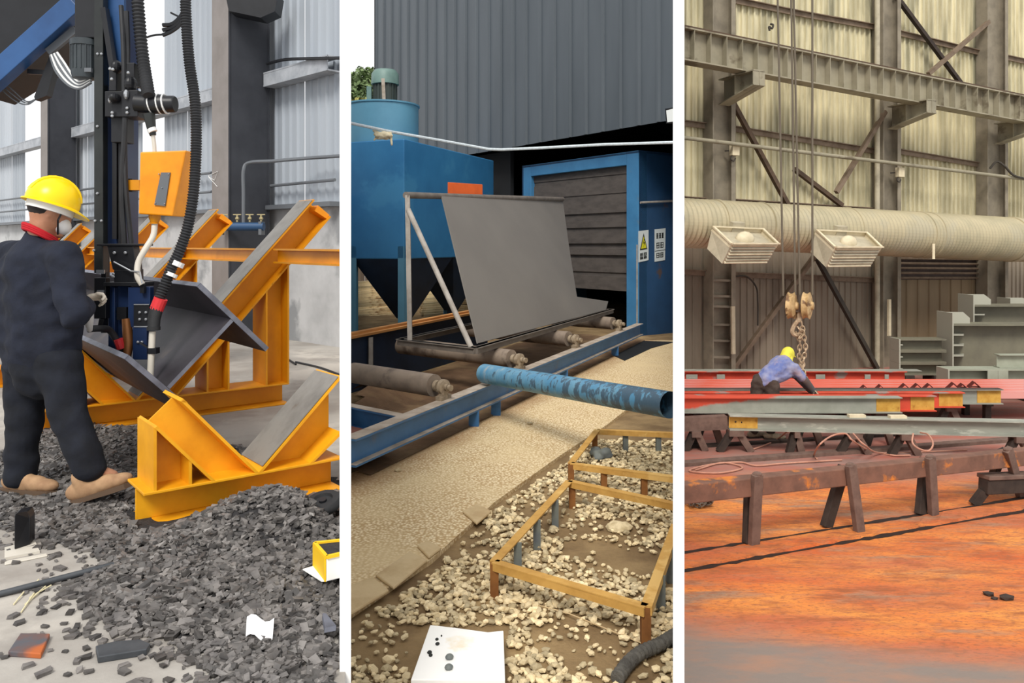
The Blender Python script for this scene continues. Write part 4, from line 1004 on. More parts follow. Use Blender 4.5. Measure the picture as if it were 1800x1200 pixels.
# ---- worn blue pipe
pl0 = P(852, 664, 8.2); pl0.z = .275; pl1 = P(1178, 711.5, 5.78)
bp = thing('worn_pipe', pl0.lerp(pl1, .5)-V3((0, 0, .1)), 'thick worn blue pipe with peeling paint lying across the conveyor beam', 'pipe')
dd = (pl1-pl0).normalized()
g = G(); nn = 24; sd = basis(dd)[1]; uu = basis(dd)[2]
ring = lambda p, r: [p+(sd*math.cos(2*math.pi*k/nn)+uu*math.sin(2*math.pi*k/nn))*r for k in range(nn)]
seq = [(pl0+dd*.25, .082), (pl0, .082), (pl0, .098)]+[(pl0.lerp(pl1, i/12), .098) for i in range(1, 13)]
vs = [v for p, r in seq for v in ring(p, r)]
g.add(vs, [(i*nn+k, i*nn+(k+1) % nn, (i+1)*nn+(k+1) % nn, (i+1)*nn+k) for i in range(len(seq)-1) for k in range(nn)]+[tuple(range(nn))])
g.build('pipe_wall', M['pipe_worn'], bp, smooth=True)

# ---- formwork frames
ZF = -.045
def TF(px, py): return F(px, py, ZF)
def form(name, corners, cut_edges, stubs, label):
    pts = [TF(*c) for c in corners]
    c = sum(pts, V3())/len(pts); c.z = GB
    th = thing(name, c, label, 'formwork')
    for i, j in cut_edges:
        a, b = pts[i], pts[j]
        g = G(); g.bar(a, b, .052, .008); d, s_, u_ = basis(b-a); g.obox((a+b)/2-V3((0, 0, .02))+s_*.022, (b-a)/2, s_*.004, u_*.018)
        g.build('bar', M['form_yellow'], th)
    for px, py, m in stubs:
        p = TF(px, py); g = G(); g.box(p.x-.022, p.x+.022, p.y-.004, p.y+.004, GB, ZF-.004); g.box(p.x-.022, p.x-.014, p.y, p.y+.044, GB, ZF-.004)
        g.build('stub', M[m], th)
form('form_frame', [(1001, 845), (869, 987), (1136, 1066), (1188, 922), (1188, 885)], [(0, 1), (1, 2), (2, 3), (0, 4)],
     [(869, 990, 'form_rust'), (1136, 1066, 'form_rust'), (910, 952, 'stub_grey'), (944, 912, 'stub_grey'), (976, 877, 'stub_grey'), (1006, 847, 'form_rust'), (1162, 1010, 'stub_grey'), (1180, 965, 'stub_grey')], 'nearer yellow angle formwork frame on stubs standing in the pale gravel')
form('form_frame', [(1050, 755), (1004, 814), (1188, 838), (1188, 761)], [(0, 1), (1, 2), (0, 3)],
     [(1004, 816, 'form_rust'), (1062, 822, 'form_rust'), (1133, 831, 'form_rust'), (1100, 757, 'stub_grey'), (1158, 760, 'stub_grey'), (1046, 762, 'form_rust')], 'farther yellow angle formwork frame, below the worn blue pipe')
G().tube([F(882, 1046, GB+.012), F(1000, 1078, GB+.03), F(1128, 1130, GB+.012)], .0035, 6).build('string_line', M['slab_cream'], label='thin pale string line running through the gravel before the nearer frame', cat='string')
G().tube(curve([F(1085, 1192, GB+.03), F(1104, 1166, GB+.035), F(1128, 1146, GB+.04), F(1158, 1133, GB+.04), F(1188, 1115, GB+.04)]), [.03+.003*math.sin(i*2.1) for i in range(49)], 12).build('thick_cable', M['bark_grey'], smooth=True, label='thick grey dusty cable bending out of the lower right gravel', cat='cable')
fb = thing('foam_board', F(810, 1160, GB), 'white foam board stained pale yellow lying on the gravel', 'board')
ZFB = GB+.05; q = [F(px, py, ZFB) for px, py in ((722, 1205), (888, 1205), (885, 1117), (858, 1120), (800, 1112), (756, 1107))]
def stain(N, L, mp, mix, noise, ramp, col):
    v = N.new('ShaderNodeVectorMath'); v.operation = 'LENGTH'; L.new(mp.outputs['Vector'], v.inputs[0])
    n = noise(14); a = N.new('ShaderNodeMath'); a.operation = 'MULTIPLY_ADD'; L.new(n.outputs[0], a.inputs[0]); a.inputs[1].default_value = .12; L.new(v.outputs['Value'], a.inputs[2])
    return mix(ramp(a, .16, .09), col, lin('#e3c98f'))
M['foam_stained'] = mat('foam_stained', '#f9f8f5', rough=.8, extra=stain)
G().prism(q, (0, 0, .025)).build('sheet', M['foam_stained'], fb, bevel=.004)
g = G()
for px, py, s in ((768, 1123, .008), (769, 1131, .01), (755, 1146, .011), (757, 1151, .009), (776, 1117, .004)): g.ell(F(px, py, ZFB+.027), (s, 0, 0), (0, s*1.5, 0), (0, 0, .004), 8, 6)
g.build('dark_mark', M['ink'], fb)
for px, py in ((790, 1154), (789, 1172)):
    g = G(); g.ell(F(px, py, ZFB+.035), (.018, .004, 0), (-.003, .015, 0), (0, .002, .012), 8, 6); g.build('pebble', M['stub_grey'], fb, smooth=True)

# ---- gravel
gp = [F(px, py, GB) for px, py in ((612, 1105), (690, 1060), (770, 1005), (860, 905), (1000, 812), (1012, 790), (1040, 775), (1190, 778), (1190, 1215), (612, 1215))]
gp = [(p.x, p.y) for p in gp]
gv = thing('gravel_bed', F(900, 1050, GB), 'pale beige gravel stones scattered around the yellow formwork frames', 'gravel')
stv = []
import bmesh
for k in range(10):
    bm = bmesh.new(); bmesh.ops.create_icosphere(bm, subdivisions=1, radius=1)
    rk = random.Random(40+k); sx, sy, sz = rk.uniform(.9, 1.4), rk.uniform(.7, 1.0), rk.uniform(.5, .75)
    vv = [(v.co.x*sx*rk.uniform(.75, 1.15), v.co.y*sy*rk.uniform(.75, 1.15), v.co.z*sz*rk.uniform(.8, 1.1)) for v in bm.verts]
    stv.append((vv, [tuple(v.index for v in f.verts) for f in bm.faces])); bm.free()
stm = []
for vv, ff in stv:
    me = bpy.data.meshes.new('stone'); me.from_pydata(vv, [], ff); me.materials.append(M['stone']); stm.append(me)
rs = random.Random(12); stones = []
from mathutils import Euler
bare = [F(px, py, GB) for px, py in ((1080, 935), (1120, 985), (1010, 1120), (1080, 1170), (1010, 930), (640, 1120), (700, 1140), (1050, 960), (960, 900), (1000, 870))]
tries = 0
while len(stones) < 4300 and tries < 80000:
    tries += 1
    y = 3.0+4.7*rs.random()**1.2; x = rs.uniform(-.9, 1.6)
    if not inpoly(x, y, gp): continue
    d = mnoise.noise(V3((x*1.6, y*1.2, 3)))
    b = min((V3((x, y, 0))-V3((c.x, c.y, 0))).length for c in bare)
    if b < .22 and rs.random() < .8: continue
    if d < -.22 and rs.random() < .75: continue
    px, py = pxof((x, y)), HY+FPX*(CZ-GB)/y
    if 716 < px < 892 and py > 1104: continue
    stones.append((x, y))
stones.sort(key=lambda c: c[1]); gs = G()
for i, (x, y) in enumerate(stones):
    s = rs.choice((.011, .014, .017, .019, .022, .027)); k = rs.randrange(10); e = (rs.uniform(-.4, .4), rs.uniform(-.4, .4), rs.uniform(0, 6.28)); z = GB+s*.45+rs.random()*.012
    if i < 300:
        o = bpy.data.objects.new('stone', stm[k]); COL.objects.link(o); o.parent = gv; o.location = V3((x, y, z))-ORIG[gv.name]; o.rotation_euler = e; o.scale = (s, s, s)
    else:
        mt = Euler(e).to_matrix(); gs.add([mt @ (V3(v)*s)+V3((x, y, z)) for v in stv[k][0]], stv[k][1])
gs.build('small_stones', M['stone'], gv, kind='stuff')
big = F(1088, 932, GB); g = G(); g.ell(big+V3((0, 0, .02)), (.085, .01, 0), (-.01, .07, 0), (0, 0, .035), 9, 6); g.v = [(x+rs.uniform(-.008, .008), y+rs.uniform(-.008, .008), z+rs.uniform(-.006, .006)) for x, y, z in g.v]
g.build('flat_stone', M['stone'], label='largest flat pale stone lying inside the nearer formwork frame', cat='stone')
g = G(); cc = F(1054, 800, GB+.03)
for k in range(10): g.ell(cc+V3((rs.uniform(-.07, .07), rs.uniform(-.07, .07), rs.uniform(0, .05))), (.05, .01, 0), (-.01, .03, 0), (0, .01, .03), 8, 6)
rg = remesh(g, 'plastic_sheet', M['stub_grey'], None, .011, 2); tag(rg, 'crumpled grey plastic sheet behind the bar of the farther frame', 'sheet')
for k, (px, py) in enumerate(((932, 744), (700, 826))):
    s = (.035, .03)[k]; c_ = F(px, py, ZB+.01); g = G(); g.add([c_+V3(v)*s for v in stv[k][0]], stv[k][1]); g.build('stone', M['stone'], label=('single pale stone on the apron below the worn pipe', 'single small stone on the apron beside the blue side beam')[k], cat='stone')

# ---- trees beyond the hopper
def tree(px, pyt, pyb, Y, w, m, label, seed):
    rk = random.Random(seed); top, bot = P(px, pyt, Y), P(px, pyb, Y)
    th = thing('tree', (top.x, Y, -1.62), label, 'tree')
    G().tube([V3((top.x, Y, -1.62)), V3((top.x+.1, Y, bot.z)), V3((top.x, Y, top.z-.5))], [.22, .16, .04], 8).build('trunk', M['trunk'], th)
    c = (top+bot)/2; h = (top.z-bot.z)/2; g = G()
    for k in range(2600):
        u = V3((rk.gauss(0, 1), rk.gauss(0, 1), rk.gauss(0, 1))).normalized()*rk.uniform(.55, 1.0); p = c+V3((u.x*w, u.y*w, u.z*h))
        p += V3((0, 0, .35*mnoise.noise(p*1.3)))
        a = V3((rk.gauss(0, 1), rk.gauss(0, 1), rk.gauss(0, .6))).normalized()*.16; b = a.cross(V3((rk.gauss(0, 1), rk.gauss(0, 1), 1))).normalized()*.09
        g.add([p-a, p+b, p+a, p-b], [(0, 1, 2, 3)])
    g.build('foliage', M[m], th, kind='stuff')
tree(648, 118, 230, 42, 1.5, 'leaf', 'green tree rising between the hopper motor and the dark cladding', 1)
tree(612, 134, 240, 44, 1.7, 'leaf', 'green tree at the left edge of the pale sky behind the hopper', 2)
tree(632, 172, 250, 36, 1.1, 'leaf_dry', 'low yellowish bush just above the round hopper cap', 3)
# ================================================================== RIGHT BAY: hall with rusty floor
def rustfloor(N, L, mp, mix, noise, ramp, col):
    ge = N.new('ShaderNodeNewGeometry'); sx = N.new('ShaderNodeSeparateXYZ'); L.new(ge.outputs['Position'], sx.inputs[0])
    def nz(sc, st, d=8):
        m2 = N.new('ShaderNodeMapping'); m2.inputs['Scale'].default_value = st; m2.inputs['Rotation'].default_value = (0, 0, .3); L.new(ge.outputs['Position'], m2.inputs['Vector'])
        n = N.new('ShaderNodeTexNoise'); n.inputs['Scale'].default_value = sc; n.inputs['Detail'].default_value = d; n.inputs['Roughness'].default_value = .65; L.new(m2.outputs['Vector'], n.inputs['Vector']); return n
    c = mix(ramp(nz(1.2, (.45, 1.3, 1)), .38, .62), lin('#c5602d'), lin('#d98a41'))
    c = mix(ramp(nz(.8, (.35, 1.4, 1)), .52, .64), c, lin('#b9653f'))
    c = mix(ramp(nz(1.7, (.35, 1.6, 1), 10), .54, .64), c, lin('#94765f'))
    c = mix(ramp(nz(7, (.4, 1.2, 1), 10), .5, .75), c, lin('#8a4a2a'))
    c = mix(ramp(nz(16, (.35, 1.3, 1), 10), .52, .7), c, lin('#b3704a'))
    c = mix(ramp(nz(4.5, (.3, 1.5, 1), 12), .56, .66), c, lin('#9a5630'))
    c = mix(ramp(nz(38, (.45, 1.1, 1), 4), .5, .7), c, lin('#8f5738'))
    def band(a0, a1, amt):
        n = nz(.9, (.5, 1.2, 1)); a = N.new('ShaderNodeMath'); a.operation = 'MULTIPLY_ADD'; L.new(n.outputs[0], a.inputs[0]); a.inputs[1].default_value = amt; L.new(sx.outputs['Y'], a.inputs[2])
        return ramp(a, a0, a1)
    xx = N.new('ShaderNodeMath'); xx.operation = 'MULTIPLY_ADD'; L.new(sx.outputs['X'], xx.inputs[0]); xx.inputs[1].default_value = .28; L.new(sx.outputs['Y'], xx.inputs[2])
    n5 = nz(1.0, (.5, 1.3, 1)); a5 = N.new('ShaderNodeMath'); a5.operation = 'MULTIPLY_ADD'; L.new(n5.outputs[0], a5.inputs[0]); a5.inputs[1].default_value = 1.1; L.new(xx.outputs[0], a5.inputs[2])
    grey = mix(ramp(nz(3, (.5, 1.5, 1)), .4, .65), lin('#82756c'), lin('#9a7763'))
    c = mix(ramp(a5, 7.75, 7.2), c, grey)
    c = mix(band(10.6, 11.6, 1.0), c, mix(ramp(nz(2, (.4, 1.5, 1)), .4, .65), lin('#94756a'), lin('#a5604f')))
    return c
M['rust_floor'] = mat('rust_floor', '#cc622c', rough=.85, extra=rustfloor, bump=.35, bscale=9)
D('clad_cream', '#dad0ac', '#b4ab8b', scale=1.6, stretch=(2.2, 2.2, .3), lo=.4, hi=.6, c3='#8f8a72', s3=.9, lo3=.5, hi3=.68, rough=.6)
D('clad_brown', '#8d8170', '#756a5b', scale=1.2, stretch=(1, 1, .25), c3='#5f564c', s3=1.1, lo3=.55, hi3=.7, rough=.75)
D('door_brown', '#857257', '#74634b', scale=1.5, stretch=(1, 1, .2), rough=.75)
D('hall_column', '#8f8573', '#786f60', scale=2.5, rough=.7)
D('hall_dark', '#453f37', '#37322c', scale=2.5, rough=.75)
D('hall_girder', '#9b937d', '#8a836f', scale=2.2, c3='#756b58', s3=1.5, rough=.65)
D('rail_rust', '#5d4a3a', '#493a2e', scale=8, rough=.8)
D('brace_brown', '#7d6b59', '#685746', scale=5, rough=.75)
D('duct_dusty', '#b3a788', '#a39a7e', scale=2, c3='#aaa187', s3=1.2, rough=.5, metal=.1)
D('diffuser', '#b7ad95', '#a39a84', scale=5, rough=.6)
D('diffuser_pale', '#d9ccae', '#c8ba9b', scale=5, rough=.7)
D('steel_green', '#9a9d8c', '#8b8e7c', scale=2, rough=.6)
D('girder_grey', '#75715f', '#686455', scale=2, rough=.6)
D('girder_edge', '#a3a192', rough=.6)
D('primer_red', '#cc4c34', '#b8412c', scale=2.5, c3='#8f857c', s3=1.6, lo3=.6, hi3=.66, rough=.6)
D('primer_deck', '#d8604a', '#c65a45', scale=2.0, stretch=(.4, 1.5, 1), c3='#d3928a', s3=.7, lo3=.42, hi3=.58, rough=.65)
D('galv', '#96968a', '#85867b', scale=3, stretch=(.5, 1, 2), c3='#a8a79a', s3=5, rough=.6)
def redgrey(N, L, mp, mix, noise, ramp, col):
    sx = N.new('ShaderNodeSeparateXYZ'); L.new(mp.outputs['Vector'], sx.inputs[0])
    n = noise(1.1); a = N.new('ShaderNodeMath'); a.operation = 'MULTIPLY_ADD'; L.new(n.outputs[0], a.inputs[0]); a.inputs[1].default_value = 2.6; L.new(sx.outputs['X'], a.inputs[2])
    z = N.new('ShaderNodeMath'); z.operation = 'MULTIPLY_ADD'; L.new(sx.outputs['Z'], z.inputs[0]); z.inputs[1].default_value = -7.0; L.new(a.outputs[0], z.inputs[2])
    z2 = N.new('ShaderNodeMath'); z2.operation = 'ADD'; L.new(z.outputs[0], z2.inputs[0]); z2.inputs[1].default_value = .75
    return mix(ramp(z2, .1, -.15), col, lin('#c84a32'))
M['galv_red'] = mat('galv_red', '#96968a', '#88897d', scale=3, rough=.6, extra=redgrey)
D('yellow_end', '#c79a45', '#b58433', scale=9, c3='#9b6a2a', s3=8, lo3=.6, hi3=.7, rough=.8)
D('angle_red', '#5d1f1c', '#4a1816', scale=8, rough=.6)
D('shadow_brown', '#4c3d38', '#3f332e', scale=5, rough=.8)
D('rust_beam', '#7c5848', '#674a3d', scale=5, c3='#c8772f', s3=1.9, lo3=.54, hi3=.6, rough=.85, bump=.2)
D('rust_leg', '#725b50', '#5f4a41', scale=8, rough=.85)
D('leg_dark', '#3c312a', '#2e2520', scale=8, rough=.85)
D('curb_rust', '#a55c34', '#7c4529', scale=4, c3='#5b3a28', s3=3, rough=.9, bump=.4)
D('groove_shade', '#2a1a12', rough=.9)
D('hose_pink', '#c08e78', '#ad7b66', scale=9, rough=.7)
D('wire_rope', '#63594a', rough=.6)
D('sheave', '#c7a878', '#a58557', scale=9, c3='#6b4c2e', s3=6, rough=.6)
D('chain', '#c4ac8e', '#9d856a', scale=15, rough=.5, metal=.3)
D('chain_dark', '#6d5f52', '#4f443a', scale=15, rough=.6)
D('shirt_blue', '#8d8ea6', '#606da0', scale=5, lo=.38, hi=.62, c3='#a3929a', s3=4, lo3=.52, hi3=.66, rough=.9, bump=.3, bscale=18)
D('trousers_brown', '#4c4038', '#3a302a', scale=8, rough=.9, bump=.3, bscale=18)
D('sleeve_dark', '#4f4d4f', '#5d4c45', scale=8, rough=.9)
D('hood_yellow', '#d9d04a', '#c2b83a', scale=9, rough=.8)
D('boot_pale', '#9f9179', '#857866', scale=20, rough=.8)

WC = Wall((8.39, 19.9), (.9063, .4226))
cl, cr = WC.s_at(1194), WC.s_at(1870)
fan(1193, 1900, 2.2, [WC.xy(WC.s_at(1900)), WC.xy(WC.s_at(1193))], ZC, .1).build('floor_right', M['rust_floor'], kind='structure')
def lineZ(pa, pb, off=0.0):
    a, b = WC.at(*pa, off), WC.at(*pb, off); ta, tb_ = WC.s_at(pa[0], off), WC.s_at(pb[0], off)
    return lambda t: a.z+(b.z-a.z)*(t-ta)/(tb_-ta)
zmid = lineZ((1203, 418), (1780, 440))
g = G(); a, b = WC.xy(cl), WC.xy(cr); g.prism([a-WC.n*.12, b-WC.n*.12, b-WC.n*.05, a-WC.n*.05], (0, 0, 9.2)); g.v = [(x, y, z if z > 5 else ZC) for x, y, z in g.v]
wc = g.build('wall_back_right', M['hall_dark'], kind='structure')
n = 13; w_ = (cr-cl)/n; dL, dR = WC.s_at(1574), WC.s_at(1727)
for i in range(n):
    t0, t1 = cl+i*w_, cl+(i+1)*w_
    G().sheet(WC, t0+.005, t1-.005, zmid, lambda t: 9.2, -.01*(i % 2), w_/6, .06, .055, .68).build('cladding_sheet', M['clad_cream'], wc)
segs = [(cl, dL), (dR, cr)]
for s0, s1 in segs:
    k = max(2, round((s1-s0)/.95))
    for i in range(k):
        t0 = lerp(s0, s1, i/k); t1 = lerp(s0, s1, (i+1)/k)
        G().sheet(WC, t0+.005, t1-.005, lambda t: ZC, zmid, .0, (t1-t0)/5, .05, .03, .72).build('lower_sheet', M['clad_brown'], wc)
zl0, zl1 = lineZ((1574, 491), (1727, 491)), lineZ((1574, 452), (1727, 454))
for i in range(4):
    t0 = lerp(dL, dR, i/4); t1 = lerp(dL, dR, (i+1)/4)
    G().sheet(WC, t0+.006, t1-.006, lambda t: ZC, lambda t: zl0(t), .02, (t1-t0)/2, .08, .03, .8).build('door_panel', M['door_brown'], wc)
lv = thing('louvre', WC.xy((dL+dR)/2, .05, zl0(dL)), 'dark wide louvre with five slats in the wall beneath the duct', 'louvre')
g = G(); g.prism([WC.xy(dL, .03, zl0(dL)), WC.xy(dR, .03, zl0(dR)), WC.xy(dR, .03, zl1(dR)+.12), WC.xy(dL, .03, zl1(dL)+.12)], WC.n*.02); g.build('backing', M['shadow_brown'], lv)
for k in range(6):
    f = (k+.4)/5.4; G().bar(WC.xy(dL, .1, lerp(zl0(dL), zl1(dL)+.1, f)), WC.xy(dR, .1, lerp(zl0(dR), zl1(dR)+.1, f)), .07, .03, V3((0, -.5, 1))).build('slat', M['brace_brown'], lv)
def ccol(pl, pr, label=None, z1=9.0):
    t0, t1 = WC.s_at(pl, .3), WC.s_at(pr, .3); g = G()
    for t in (t0, t1-.03):
        q = [WC.xy(t, .05), WC.xy(t+.03, .05), WC.xy(t+.03, .38), WC.xy(t, .38)]; g.prism([V3((x.x, x.y, ZC)) for x in q], (0, 0, z1-ZC))
    q = [WC.xy(t0+.02, .16), WC.xy(t1-.02, .16), WC.xy(t1-.02, .19), WC.xy(t0+.02, .19)]; g.prism([V3((x.x, x.y, ZC)) for x in q], (0, 0, z1-ZC))
    c = g.build('column', M['hall_column'], wc)
    q = [WC.xy(t1-.12, .381), WC.xy(t1, .381), WC.xy(t1, .40), WC.xy(t1-.12, .40)]
    G().prism([V3((x.x, x.y, ZC)) for x in q], (0, 0, z1-ZC)).build('flange', M['hall_column'], c)
    return t0, t1, c
cols = [ccol(1249, 1288), ccol(1548, 1578), ccol(1731, 1766)]
for y in (492, 520, 538, 570, 598, 627):
    G().bar(WC.at(1250, y, .33), WC.at(1286, y+1, .33), .04, .05).build('batten', M['hall_column'], cols[0][2])
G().cyl(WC.at(1542, 660, .3)-V3((0, 0, .2)), WC.at(1542, -20, .3), .065, 12).build('downpipe', M['diffuser'], wc, smooth=True)
for pts in (((1194, 211), (1249, 218)), ((1288, 222), (1538, 262)), ((1578, 262), (1732, 288)), ((1405, 20), (1538, 44)), ((1288, -4), (1405, 20)), ((1578, 54), (1732, 92)), ((1194, 345), (1249, 349)), ((1288, 350), (1538, 366)), ((1194, 473), (1249, 476)), ((1288, 478), (1538, 488)), ((1766, 97), (1870, 120))):
    a, b = WC.at(*pts[0], .1), WC.at(*pts[1], .1); g = G(); g.bar(a, b, .14, .02); g.bar(a-V3((0, 0, .06)), b-V3((0, 0, .06)), .02, .12); g.build('girt', M['brace_brown'], wc)
for k, (p0, p1, m, off) in enumerate((((1286, 176), (1385, 360), 'rail_rust', .34), ((1556, 196), (1470, 338), 'brace_brown', .36), ((1396, 297), (1480, 361), 'rail_rust', .2), ((1574, -8), (1690, 148), 'leg_dark', .3), ((1738, 38), (1632, 130), 'brace_brown', .36), ((1434, 447), (1290, 645), 'brace_brown', .34), ((1437, 455), (1542, 648), 'hall_dark', .34), ((1300, 470), (1290, 478), 'hall_dark', .3))):
    if k < 7: G().bar(WC.at(*p0, off), WC.at(*p1, off), .1, .1).build('brace', M[m], wc)
# brackets
bz = lineZ((1203, 108), (1780, 205), 1.1)
for t0, t1, c in cols:
    tm = (t0+t1)/2; g = G(); zt_ = bz(tm)-.06
    q = [WC.xy(tm, .38, zt_-.55), WC.xy(tm, .38, zt_), WC.xy(tm, 1.5, zt_), WC.xy(tm, 1.5, zt_-.3)]
    g.prism(q, WC.d*.02)
    for a, b in ((q[0], q[3]), (q[1], q[2])): g.prism([a-WC.d*.16, b-WC.d*.16, b+WC.d*.16, a+WC.d*.16], (0, 0, .025))
    g.prism([WC.xy(tm-.16, 1.47, zt_-.3), WC.xy(tm+.16, 1.47, zt_-.3), WC.xy(tm+.16, 1.47, zt_), WC.xy(tm-.16, 1.47, zt_)], WC.n*.02)
    g.prism([WC.xy(tm-.16, .9, zt_-.4), WC.xy(tm+.16, .9, zt_-.4), WC.xy(tm+.16, .9, zt_), WC.xy(tm-.16, .9, zt_)], WC.n*.02)
    g.build('bracket', M['hall_girder'], c)
# crane girder
cg = thing('crane_girder', WC.at(1490, 165, 1.1), 'long grey crane runway girder with web stiffeners across the upper hall', 'girder')
A_, B_ = WC.at(1195, 50, 1.1), WC.at(1860, 184, 1.1); gh = .68; cvec = V3((0, 0, -gh/2))
g = G(); g.ibeam(A_+cvec, B_+cvec, gh, .34, .03, .016); g.build('girder', M['hall_girder'], cg)
G().bar(A_+V3((0, 0, .04)), B_+V3((0, 0, .04)), .09, .08).build('crane_rail', M['rail_rust'], cg)
ln = (B_-A_).length; gd = (B_-A_).normalized(); k = .25
while k < ln:
    c_ = A_+gd*k+cvec+WC.n*.09; G().obox(c_, gd*.007, WC.n*.075, (0, 0, gh/2-.03)).build('stiffener', M['hall_girder'], cg); k += .42
G().cyl(WC.at(1194, 241, .62), WC.at(1870, 323, .62), .045, 10).build('conduit', M['hall_girder'], wc, smooth=True)
for k, (px, py, lab) in enumerate(((1291, 264, 'small white box on a bracket at the leftmost hall column'), (1582, 303, 'small white box with a hook at the middle hall column'))):
    b_ = thing('junction_box', WC.at(px, py, .5), lab, 'box'); c_ = WC.at(px, py, .5)
    G().obox(c_, WC.d*.1, WC.n*.06, (0, 0, .12)).build('case', M['diffuser_pale'], b_, bevel=.01)
    G().bar(c_-WC.d*.02, c_-WC.n*.2-WC.d*.1, .03, .03).build('arm', M['hall_dark'], b_)
    G().tube(curve([c_+WC.d*-.07-V3((0, 0, .1)), c_+WC.d*-.1-V3((0, 0, .2)), c_+WC.d*-.02-V3((0, 0, .24)), c_+WC.d*.03-V3((0, 0, .18))], 5), .018, 6).build('hook', M['hall_dark'], b_)
for i in range(5):
    z_ = A_+gd*2.05+cvec+V3((0, 0, .2-.09*i)); g = G(); g.obox(z_+WC.n*.012+gd*.0, gd*.02, WC.n*.004, (0, 0, .03)); g.build('stencil_mark', M['ink'], cg)
G().tube(curve([WC.at(1740, 296, .5), WC.at(1752, 284, .6), WC.at(1766, 292, .7), WC.at(1782, 308, .7), WC.at(1810, 316, .7)]), .03, 8).build('looped_cable', M['hall_dark'], smooth=True, label='dark cable looping by the rightmost hall column', cat='cable')
G().tube(curve([WC.at(1288, 486, .2), WC.at(1312, 486, .2), WC.at(1329, 504, .2), WC.at(1332, 530, .2), WC.at(1332, 572, .2)]), .02, 6).build('pull_cable', M['hall_dark'], smooth=True, label='dark cable curving down the brown lower wall left of the crane block', cat='cable')
G().bar(WC.at(1288, 538, .5), WC.at(1289, 622, .5), .09, .05, WC.n).build('pale_strip', M['diffuser_pale'], label='pale narrow strip standing at the leftmost hall column', cat='strip')
G().bar(WC.at(1563, 526, .5), WC.at(1563, 590, .5), .09, .05, WC.n).build('pale_strip', M['diffuser_pale'], label='pale narrow strip on the middle hall column beside the stacked beams', cat='strip')
G().tube(curve([WC.at(1354, 42, .3), WC.at(1359, 44, .35), WC.at(1357, 50, .35), WC.at(1352, 47, .35), WC.at(1353, 54, .35)], 6), .025, 6).build('hanging_hook', M['hall_dark'], label='small dark hook hanging high on the pale cladding near the ropes', cat='hook')
# duct
dk = thing('ventilation_duct', WC.at(1490, 450, 1.35), 'large dusty ribbed round duct running along the hall wall', 'duct')
Da, Db = WC.at(1178, 390.5, 1.35), WC.at(1865, 425, 1.35)
N_ = 220; g = G(); g.tube([Da.lerp(Db, i/N_) for i in range(N_+1)], [lerp(.485, .56, i/N_)+(.02 if i % 2 else 0) for i in range(N_+1)], 48)
for i in range(48*24):                                # trimmed where the duct meets the partition
    x, y, z = g.v[i]; k_ = (1195-CX)/FPX; d_ = (Db-Da).normalized(); s_ = (k_*y-x)/(d_.x-k_*d_.y)
    if s_ > 0: p_ = V3((x, y, z))+d_*s_; g.v[i] = tuple(p_)
g.build('ribbed_skin', M['duct_dusty'], dk, smooth=False)
def dpos(px):
    f = 0
    while pxof(Da.lerp(Db, f)) < px and f < 1: f += .002
    return f
for px, wd in ((1256, .1), (1335, .05), (1485, .04), (1612, .05), (1628, .07), (1777, .2)):
    f = dpos(px); r_ = lerp(.485, .56, f)+.034; c_ = Da.lerp(Db, f); d_ = (Db-Da).normalized(); g = G(); g.lathe([(r_-.03, -wd/2), (r_, -wd/2+.01), (r_, wd/2-.01), (r_-.03, wd/2)], c_, d_, 36); g.build('joint_band', M['duct_dusty'], dk, smooth=True)
g = G(); f = dpos(1640); g.bar(WC.at(1641, 455, 1.9), WC.at(1641, 428, 1.9), .06, .02, (0, -1, 0)); g.build('pale_tag', M['diffuser_pale'], dk)
def diffuser(dx, dy, label):
    q = lambda px, py, o: WC.at(px+dx, py+dy, o)
    TBl, TBr, TFl, TFr = q(1254, 398, 1.95), q(1341, 402, 1.95), q(1286, 428, 2.55), q(1368, 428, 2.55)
    BFl, BFr, BBl, BBr = q(1269, 463, 2.35), q(1348, 462, 2.35), q(1243, 437, 1.9), q(1325, 440, 1.9)
    th = thing('air_diffuser', (BFl+BFr)/2, label, 'diffuser')
    dn_ = (BFl-TFl)*.22
    g = G(); g.hexa([BBl, BBr, BFr, BFl, TBl+dn_, TBr+dn_, TFr+dn_, TFl+dn_]); g.build('box', M['diffuser'], th)
    for a, b, w in ((TBl, TBr, .06), (TFl, TFr, .12), (TBl, TFl, .05), (TBr, TFr, .05)):
        g = G(); g.bar(a, b, w, .03); g.prism([a, b, b+dn_*1.02, a+dn_*1.02], WC.d*.012 if w == .05 else WC.n*-.012); g.build('rim', M['diffuser_pale'], th)
    for k in range(7):
        f = (k+.6)/7; a, b = TFl.lerp(BFl, f)+WC.n*.015, TFr.lerp(BFr, f)+WC.n*.015
        g = G(); g.bar(a.lerp(b, .03), b.lerp(a, .03), .05, .022, WC.n+V3((0, 0, .5))); g.build('slat', M['diffuser_pale' if k % 3 == 0 else 'diffuser'], th)
    c_ = (TBl+TBr+TFl+TFr)/4+dn_*.9; g = G(); g.ell(c_, WC.d*.22, WC.n*.12, (0, 0, .16), 14, 7); g.build('dust_mound', M['diffuser_pale'], th, smooth=True)
    g = G(); g.bar((TBl+TBr)/2, (TBl+TBr)/2-WC.n*.35+V3((0, 0, .1)), .3, .2); g.build('neck', M['diffuser'], th)
diffuser(0, 0, 'left galvanised air diffuser box hanging on the front of the duct')
diffuser(182, 6, 'right galvanised air diffuser box hanging on the duct, by the crane ropes')

